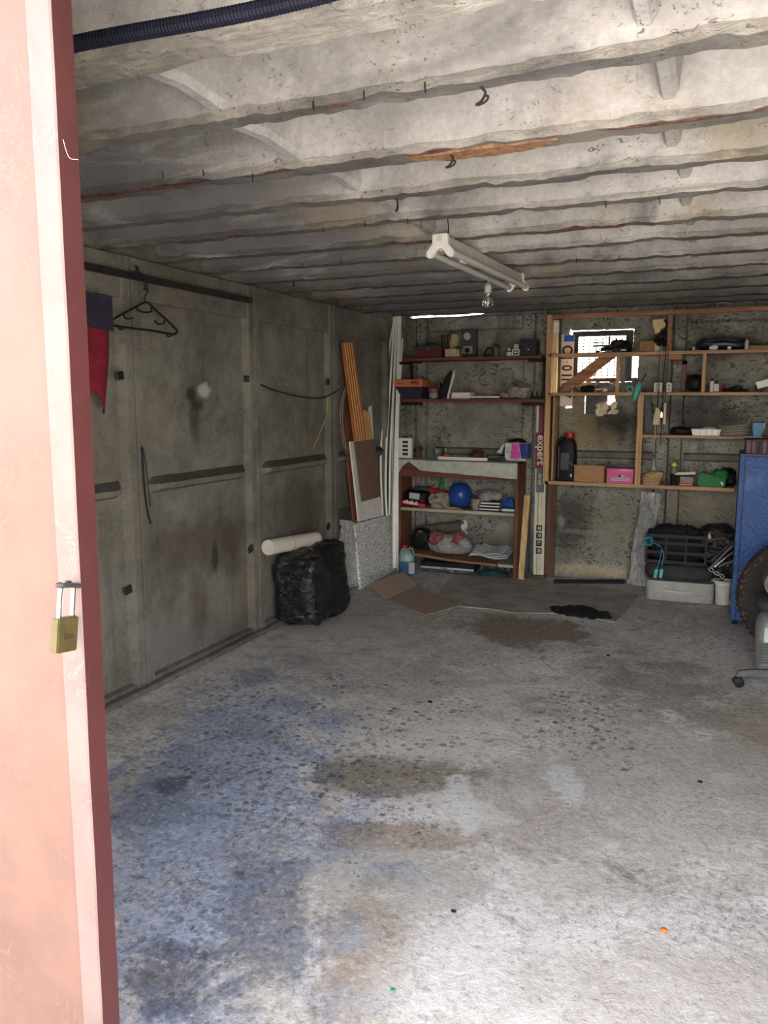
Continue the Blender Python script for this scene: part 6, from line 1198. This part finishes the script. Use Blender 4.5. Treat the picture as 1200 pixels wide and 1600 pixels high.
# ------------------------------------------------------------------ pile by the locker
zbox = .155
t, w, h = on('tool_case', 'light grey plastic tool case at the bottom of the pile beside the locker', 'case', (1008, 905, 1117, 940), 0.0, 6.60, R(2)); wt2 = w * .97
rbox(MB(), [(0, wt2 * .48, .145, 0), (.015, wt2 * .5, .15, 0), (.14, wt2 * .5, .15, 0), (.155, wt2 * .485, .145, 0)], 28, .22).build('shell', P('dusty grey case plastic', (150, 149, 144), .6, 0, .15, 9), t, smooth=35)
MB().box(-wt2 * .22, wt2 * .20, -.152, -.146, .05, .105).build('handle_recess', M['grey'], t); MB().tube(cat_([(-wt2 * .2, -.155, .10), (-wt2 * .18, -.162, .085), (wt2 * .16, -.162, .080), (wt2 * .18, -.155, .095)]), .009, 8).build('handle', M['ltgrey'], t, smooth=50)
for x in (-wt2 * .33, wt2 * .33): MB().box(x - .03, x + .03, -.156, -.148, .03, .06).build('latch', M['grey'], t, bevel=.003)
t, w, h = on('dark_bundle', 'dark grey cloth bundle lying on the light grey tool case', 'cloth bundle', (1008, 880, 1116, 913), zbox, 6.62); hB = .125
lump(w * .98, .26, hB, .025, 7, .5, 17, 50, 26, True).build('bundle', M['darkcloth'], t, smooth=55)
zc = zbox + hB
t, w, h = on('black_crate', 'black slatted plastic crate full of tools on the dark cloth bundle', 'crate', (1010, 843, 1104, 889), zc + .004, 6.62, R(1)); hc = .235; wcx = w * .97; crate = t
b = MB(); b.box(-wcx / 2, wcx / 2, -.13, .13, 0, .008); b.build('base', M['black'], t)
for s, nm in ((-1, 'front'), (1, 'rear')):
    for z in (.0, .075, .15, .205): MB().box(-wcx / 2, wcx / 2, s * .13 - .005, s * .13 + .005, z, z + .03).build('slat', M['black'], t, bevel=.002)
for s in (-1, 1):
    for z in (.0, .075, .15, .205): MB().box(s * wcx / 2 - .005, s * wcx / 2 + .005, -.13, .13, z, z + .03).build('slat', M['black'], t, bevel=.002)
for x in (-wcx / 2, -wcx * .17, wcx * .17, wcx / 2):
    for y in (-.13, .13): MB().box(x - .009, x + .009, y - .008, y + .008, 0, hc).build('corner_post', M['black'], t)
ct = crate.location; zt_ = ct.z
def inpt(px, py, Y): return at(px, py, Y=Y)
def rod(name, label, cat, pts, r, mat, n=8): return cable(name, pts, r, mat, label, cat, None, n)
rod('bent_rod', 'bent silver rod arching over the front of the black crate', 'rod', [inpt(1042, 854, 6.60), inpt(1052, 845, 6.60), inpt(1066, 841, 6.61), inpt(1078, 842, 6.62)], .007, M['chrome'])
rod('iron_rod', 'straight grey iron rod lying across the top of the crate contents', 'rod', [inpt(1033, 825, 6.70), inpt(1060, 828, 6.70), inpt(1096, 834, 6.68)], .008, M['steel'])
rod('iron_hook', 'upright iron pipe end at the right rear of the crate', 'pipe', [inpt(1096, 833, 6.66), inpt(1096, 842, 6.65), inpt(1094, 856, 6.64)], .010, M['steelwool'])
rod('upright_rod', 'upright grey rod at the left side of the crate', 'rod', [inpt(1033, 826, 6.68), inpt(1033, 850, 6.66), inpt(1034, 880, 6.64)], .009, M['steelwool'])
t = thing('saw', 'rusty brown saw blade lying on top of the crate', 'saw', inpt(1062, 856, 6.60)); MB().prism([(0, 0), (.03, .03), (.20, .075), (.23, .06), (.13, .01)], -.004, .004, Matrix(((1, 0, 0, 0), (0, 0, 1, 0), (0, 1, 0, 0), (0, 0, 0, 1)))).build('blade', M['rust'], t, bevel=.001); MB().tube(cat_([(.19, 0, .06), (.25, .0, .085), (.31, .01, .095), (.34, .01, .075)]), .012, 8).build('handle', M['brownmetal'], t, smooth=50)
t = thing('rubber_bundle', 'black rubber hoses and rags heaped in the black crate', 'rags', (ct.x, ct.y, zt_ + .012)); lump(wcx * .84, .19, .27, .05, 8, .6, 23, 50, 28, True).build('heap', M['blackrub'], t, smooth=45)
t = thing('white_plug', 'small white plug lying on the dark heap right of the crate', 'plug', inpt(1108, 842, 6.585)); MB().lathe([(.014, 0), (.016, .015), (.010, .03), (.012, .04)], 12).build('body', M['offwhite'], t, smooth=40); MB().lathe([(.009, .04), (.009, .05)], 10).build('pin', M['redp'], t)
t = thing('jump_lead', 'blue clamp leads with two teal clips hanging down the front of the crate', 'clamp leads', inpt(1030, 905, 6.46))
def J(px, py, Y=6.462): return inpt(px, py, Y) - t.location
MB().tube(cat_([J(1013, 842), J(1022, 848), J(1033, 856), J(1032, 870), J(1028, 884), J(1026, 892)]), .0045, 6).build('lead', M['tealb'], t, smooth=60); MB().tube(cat_([J(1033, 856), J(1037, 866), J(1035, 880), J(1033, 892)]), .0045, 6).build('lead', M['tealb'], t, smooth=60)
for (a_, c_) in (((1026, 889), (1023, 903)), ((1034, 889), (1032, 903))): MB().bar(J(*a_), J(*c_), .026, .016, Vector((0, 1, 0))).build('clip', M['teal'], t, bevel=.004)
b = MB(); pc_ = J(1014, 845, 6.47); b.tube(cat_([pc_ + Vector((.028 * math.cos(a), -.012 + .006 * math.sin(2 * a), .03 * math.sin(a))) for a in [i * PI / 4 for i in range(17)]]), .010, 7); b.build('coil', M['tealb'], t, smooth=60)
t, w, h = on('heavy_bag', 'large black sack standing between the crate and the blue locker', 'sack', (1095, 822, 1146, 900), 0.0, 6.875); lump(.34, .21, .55, .05, 6, .6, 41, 44, 34, True).build('sack', M_BAG, t, smooth=55)
for k, (a_, c_, m_) in enumerate((((1110, 888), (1147, 850), 'steelwool'), ((1116, 886), (1147, 862), 'chrome'), ((1122, 886), (1147, 876), 'steelwool'), ((1112, 876), (1146, 846), 'dsteel'))):
    rod('steel_rod', ['dull steel rod leaning left of the blue locker', 'brightest steel rod leaning left of the blue locker', 'lowest short steel rod leaning left of the blue locker', 'darkest steel rod behind the leaning bright ones'][k], 'rod', [inpt(*a_, 6.56), (inpt(*a_, 6.56) + inpt(*c_, 6.60)) / 2 + Vector((0, 0, .004)), inpt(*c_, 6.60)], .010 if k != 3 else .013, M[m_])
bx = at(1128, 944, Z=0); t = thing('white_bucket', 'small white bucket on the floor between the tool case and the locker', 'bucket', (bx.x, 6.53, 0)); MB().lathe([(.048, 0), (.062, .175), (.066, .178), (.066, .186), (.060, .186), (.058, .17)], 24).build('body', M['offwhite'], t, smooth=40); MB().lathe([(.066, .160), (.066, .166)], 24, None, False).build('rim', M['white'], t)
lump(.03, .05, .04, .01, 20, .8, 2).build('spill', M['offwhite'], t, loc=(.065, -.02, 0), smooth=50)
t = thing('chain', 'steel chain hanging over the rim of the white bucket', 'chain', inpt(1128, 906, 6.46)); q_ = [inpt(x, y, 6.465) - t.location for x, y in ((1111, 890), (1116, 894), (1120, 896), (1124, 898), (1128, 900), (1131, 904), (1127, 908), (1122, 907), (1117, 908), (1112, 909))]
q_ = [p + Vector((0, .05 if i > 5 else 0.0, 0)) for i, p in enumerate(q_)]
for i in range(len(q_)):
    d_ = (q_[min(i + 1, len(q_) - 1)] - q_[max(i - 1, 0)]).normalized(); s_ = Vector((-d_.z, 0, d_.x)) if i % 2 == 0 else Vector((0, 1, 0)); ring = [q_[i] + d_ * .019 * math.cos(a) + s_ * .012 * math.sin(a) for a in [k * PI / 5 for k in range(11)]]
    MB().tube(ring, .0042, 6).build('link', M['chrome'], t, smooth=60)

# ================================================================== LOCKER, TYRE, CHAIR, BOTTLE
lx_ = .098; ztop = at(1170, 712, Y=5.93).z
lk = thing('locker', 'hammered blue steel locker standing at the right of the room', 'locker', (lx_, 5.93, 0))
MB().box(0, .64, .012, .42, .03, ztop).build('body', P('dark blue green enamel', (30, 66, 84), .4), lk, bevel=.003)
MB().box(.001, .030, .0, .0118, .03, ztop).build('door_stile', M_BLUE, lk, bevel=.002); MB().box(.034, .62, -.006, .0118, .035, ztop - .006).build('door', M_BLUE, lk, bevel=.003)
MB().box(.001, .64, -.002, .43, ztop, ztop + .012).build('top_edge', P('dark blue edge', (26, 44, 70), .5), lk); MB().box(.56, .58, -.03, -.006, .6, .72).build('handle', M['chrome'], lk, bevel=.003)
for x in (.03, .60):
    for y in (.04, .39): MB().box(x - .02, x + .02, y - .02, y + .02, 0, .03).build('foot', M['blackrub'], lk)
cr_ = thing('ribbed_box', 'dark ribbed box with red stripes on top of the blue locker', 'box', (lx_ + .03, 5.95, ztop + .012)); MB().box(0, .56, .0, .3, 0, .085).build('body', P('plum black plastic', (40, 32, 38), .6), cr_, bevel=.003)
for i in range(17): MB().box(.01 + i * .0325, .028 + i * .0325, -.008, 0, .004, .085).build('rib', [M['dkgrey'], M['red_dk'], M['black'], M['navy']][(i * 5) % 4 if i % 3 else 1], cr_)
MB().box(-.004, .565, -.010, .305, .085, .094).build('lid', M['brownmetal'], cr_, bevel=.002)
# tyre
Ro, Ri, Wd = .365, .215, .11
tx = thing('tyre', 'large dusty tyre standing upright in front of the blue locker', 'tyre', (at(1257, 945, Y=5.22).x, 5.34, Ro + .004), 0, None, (0, 0, R(-8)))
pr = [(Ri, -.08), (Ri + .02, -.10), (Ro - .05, -Wd), (Ro - .02, -.10), (Ro - .004, -.08), (Ro, -.02), (Ro, .02), (Ro - .004, .08), (Ro - .02, .10), (Ro - .05, Wd), (Ri + .02, .10), (Ri, .08)]
MB().lathe(pr, 64, Matrix.Rotation(PI / 2, 4, 'X'), False).build('casing', M['tyre'], tx, smooth=40)
MB().lathe([(Ri + .003, .06), (Ri - .01, .062), (Ri - .03, .03), (.09, .02), (.07, .045), (.03, .05), (.005, .05)], 40, Matrix.Rotation(PI / 2, 4, 'X'), False).build('wheel_disc', M['dkgrey'], tx, smooth=40); MB().lathe([(.05, .05), (.05, .07), (.02, .075)], 20, Matrix.Rotation(PI / 2, 4, 'X')).build('hub', M['olive'], tx, smooth=40)
b = MB()
for i in range(60):
    a = 2 * PI * i / 60; M4 = Matrix.Rotation(a, 4, 'Y') @ Matrix.Translation((Ro - .012, -.092, 0)) @ Matrix.Rotation(R(40), 4, 'Z'); b.box(-.008, .010, -.010, .006, -.006, .006, M4)
tag(b.build('tread_block', M['tyre'], tx), kind='stuff')
b = MB(); random.seed(5)
for i in range(46):
    a = random.uniform(PI * .75, PI * 1.35); r_ = random.uniform(Ro - .05, Ro - .022); M4 = Matrix.Rotation(-a, 4, 'Y') @ Matrix.Translation((r_, -.1075 + .004 * random.random(), 0)) @ Matrix.Rotation(R(50), 4, 'Z'); s = random.uniform(.004, .010); b.lathe([(.4, -1), (1, -.2), (.3, .8)], 5, M4 @ Matrix.Diagonal((s * 1.6, s * .5, s, 1)))
tag(b.build('clay_dirt', M['tyredirt'], tx), kind='stuff')
# office chair
cx, cy = .60, 4.70
ch = thing('office_chair', 'dark swivel chair whose castor leg pokes in at the right edge', 'chair', (cx, cy, 0))
leg0 = at(1152, 1062, Y=4.62); a0 = math.atan2(leg0.y - cy, leg0.x - cx); Lg = math.hypot(leg0.x - cx, leg0.y - cy)
for i in range(5):
    a = a0 + i * 2 * PI / 5; d_ = Vector((math.cos(a), math.sin(a), 0)); lg = MB(); s_ = Vector((-d_.y, d_.x, 0)); pr_ = []
    for (r_, z_, w_, h_) in ((.03, .105, .026, .024), (.18, .098, .024, .020), (Lg - .05, .082, .020, .017), (Lg - .01, .076, .018, .016), (Lg + .008, .066, .013, .010)): pr_ += [d_ * r_ + s_ * w_ + Vector((0, 0, z_ - h_)), d_ * r_ - s_ * w_ + Vector((0, 0, z_ - h_)), d_ * r_ - s_ * w_ * .7 + Vector((0, 0, z_ + h_)), d_ * r_ + s_ * w_ * .7 + Vector((0, 0, z_ + h_))]
    lg.add(pr_, [(k * 4 + j, (k + 1) * 4 + j, (k + 1) * 4 + (j + 1) % 4, k * 4 + (j + 1) % 4) for k in range(4) for j in range(4)] + [(0, 1, 2, 3), (16, 17, 18, 19)]); lo = lg.build('leg', M['dkgrey'], ch, bevel=.004, seg=2)
    for s in (-1, 1):
        c_ = d_ * (Lg - .006) + s_ * s * .017 + Vector((0, 0, .027)); ax_ = s_; M4 = Matrix.Translation(c_) @ ax_.to_track_quat('Z', 'Y').to_matrix().to_4x4(); MB().lathe([(.022, -.008), (.027, -.006), (.027, .006), (.022, .008)], 20, M4).build('castor_wheel', M['black'], lo, smooth=40)
    MB().tube([d_ * (Lg - .006) + Vector((0, 0, .025)), d_ * (Lg - .006) + Vector((0, 0, .068))], .009, 8).build('castor_stem', M['dsteel'], lo)
MB().lathe([(.045, .085), (.045, .13), (.028, .14), (.028, .40), (.06, .43)], 20).build('column', M['dkgrey'], ch, smooth=40)
zs_ = at(1170, 941, Y=4.7).z
lump(.80, .50, .09, .006, 5, .5, 2, 40, 20).build('seat', P('charcoal upholstery', (50, 50, 56), .9, 0, .2, 40), ch, loc=(0, 0, .432), smooth=60); lump(.07, .44, .5, .006, 5, .55, 3, 30, 20).build('backrest', MC['charcoal upholstery'], ch, loc=(.36, .1, .62), smooth=60); MB().bar((.26, .06, .44), (.37, .08, .8), .05, .012).build('back_support', M['dsteel'], ch)
p_ = at(1200, 890, Y=4.74)
rg = thing('olive_bundle', 'olive grey rolled cloth lying on the dark swivel chair seat', 'cloth', (p_.x + .05, 4.70, .526)); MB().tube([(0, -.16, .075), (0, 0, .078), (.005, .16, .075)], [.074, .078, .072], 20).build('roll', P('grey olive cloth', (88, 88, 80), .9, 0, .2, 30, .4), rg, smooth=50); MB().tube([(0, -.168, .078), (0, -.15, .078)], .034, 16).build('roll_core', M['olive'], rg)
# bottle with red cap
t = thing('water_canister', 'tall clear plastic bottle with a red cap standing behind the castor leg', 'bottle', (.303, 4.85, 0), R(8))
t.scale = (1, 1, .90)
rbox(MB(), [(0, .078, .078, 0), (.015, .086, .086, 0), (.10, .086, .086, 0), (.11, .082, .082, 0), (.22, .082, .082, 0), (.24, .086, .086, 0), (.36, .086, .086, 0), (.395, .07, .07, 0), (.42, .03, .03, -.02)], 28, .6).build('body', M_BOTTLE, t, smooth=50)
MB().lathe([(.028, .42), (.03, .425), (.03, .452), (.024, .456)], 20, Matrix.Translation((-.02, 0, 0))).build('cap', M['redp'], t, smooth=40)
for i in range(8): MB().box(-.080, .08, -.0875, -.084, .115 + i * .0165, .122 + i * .0165).build('rib', M['dkgrey'], t)
MB().box(-.06, .08, -.088, -.0865, .25, .34).build('label', M['ltgrey'], t); MB().box(-.075, -.07, -.0, .002, .0, .002).build('mould_mark', M['ltgrey'], t)
tag(MB().box(-.012, .012, -.012, .012, 0, .26).build('dark_post', M['brownpan'], loc=(at(1180, 1040, Y=5.0).x + .002, 5.04, 0), bevel=.002), 'dark upright batten standing left of the clear bottle', 'batten')
# litter on the floor
for k, (px, py, s, m_, lb) in enumerate(((672, 1098, .012, 'tar', 'black crumb left of the middle of the floor'), (1094, 1223, .010, 'tar', 'black pebble on the pale floor at right'), (950, 1025, .010, 'tar', 'small dark chip on the floor below the grey sheet'), (1037, 1455, .010, 'orange', 'tiny orange leaf scrap near the bottom of the floor'), (709, 1425, .008, 'tar', 'small dark twig end near the bottom middle of the floor'), (614, 1548, .007, 'greenpl', 'tiny green leaf scrap near the bottom left of the floor'))):
    p = at(px, py, Z=0); tag(lump(s * 2.2, s * 1.8, s, s * .3, 60, .8, k * 3, 10, 6).build('litter', M[m_], loc=p, smooth=50), lb, 'litter')
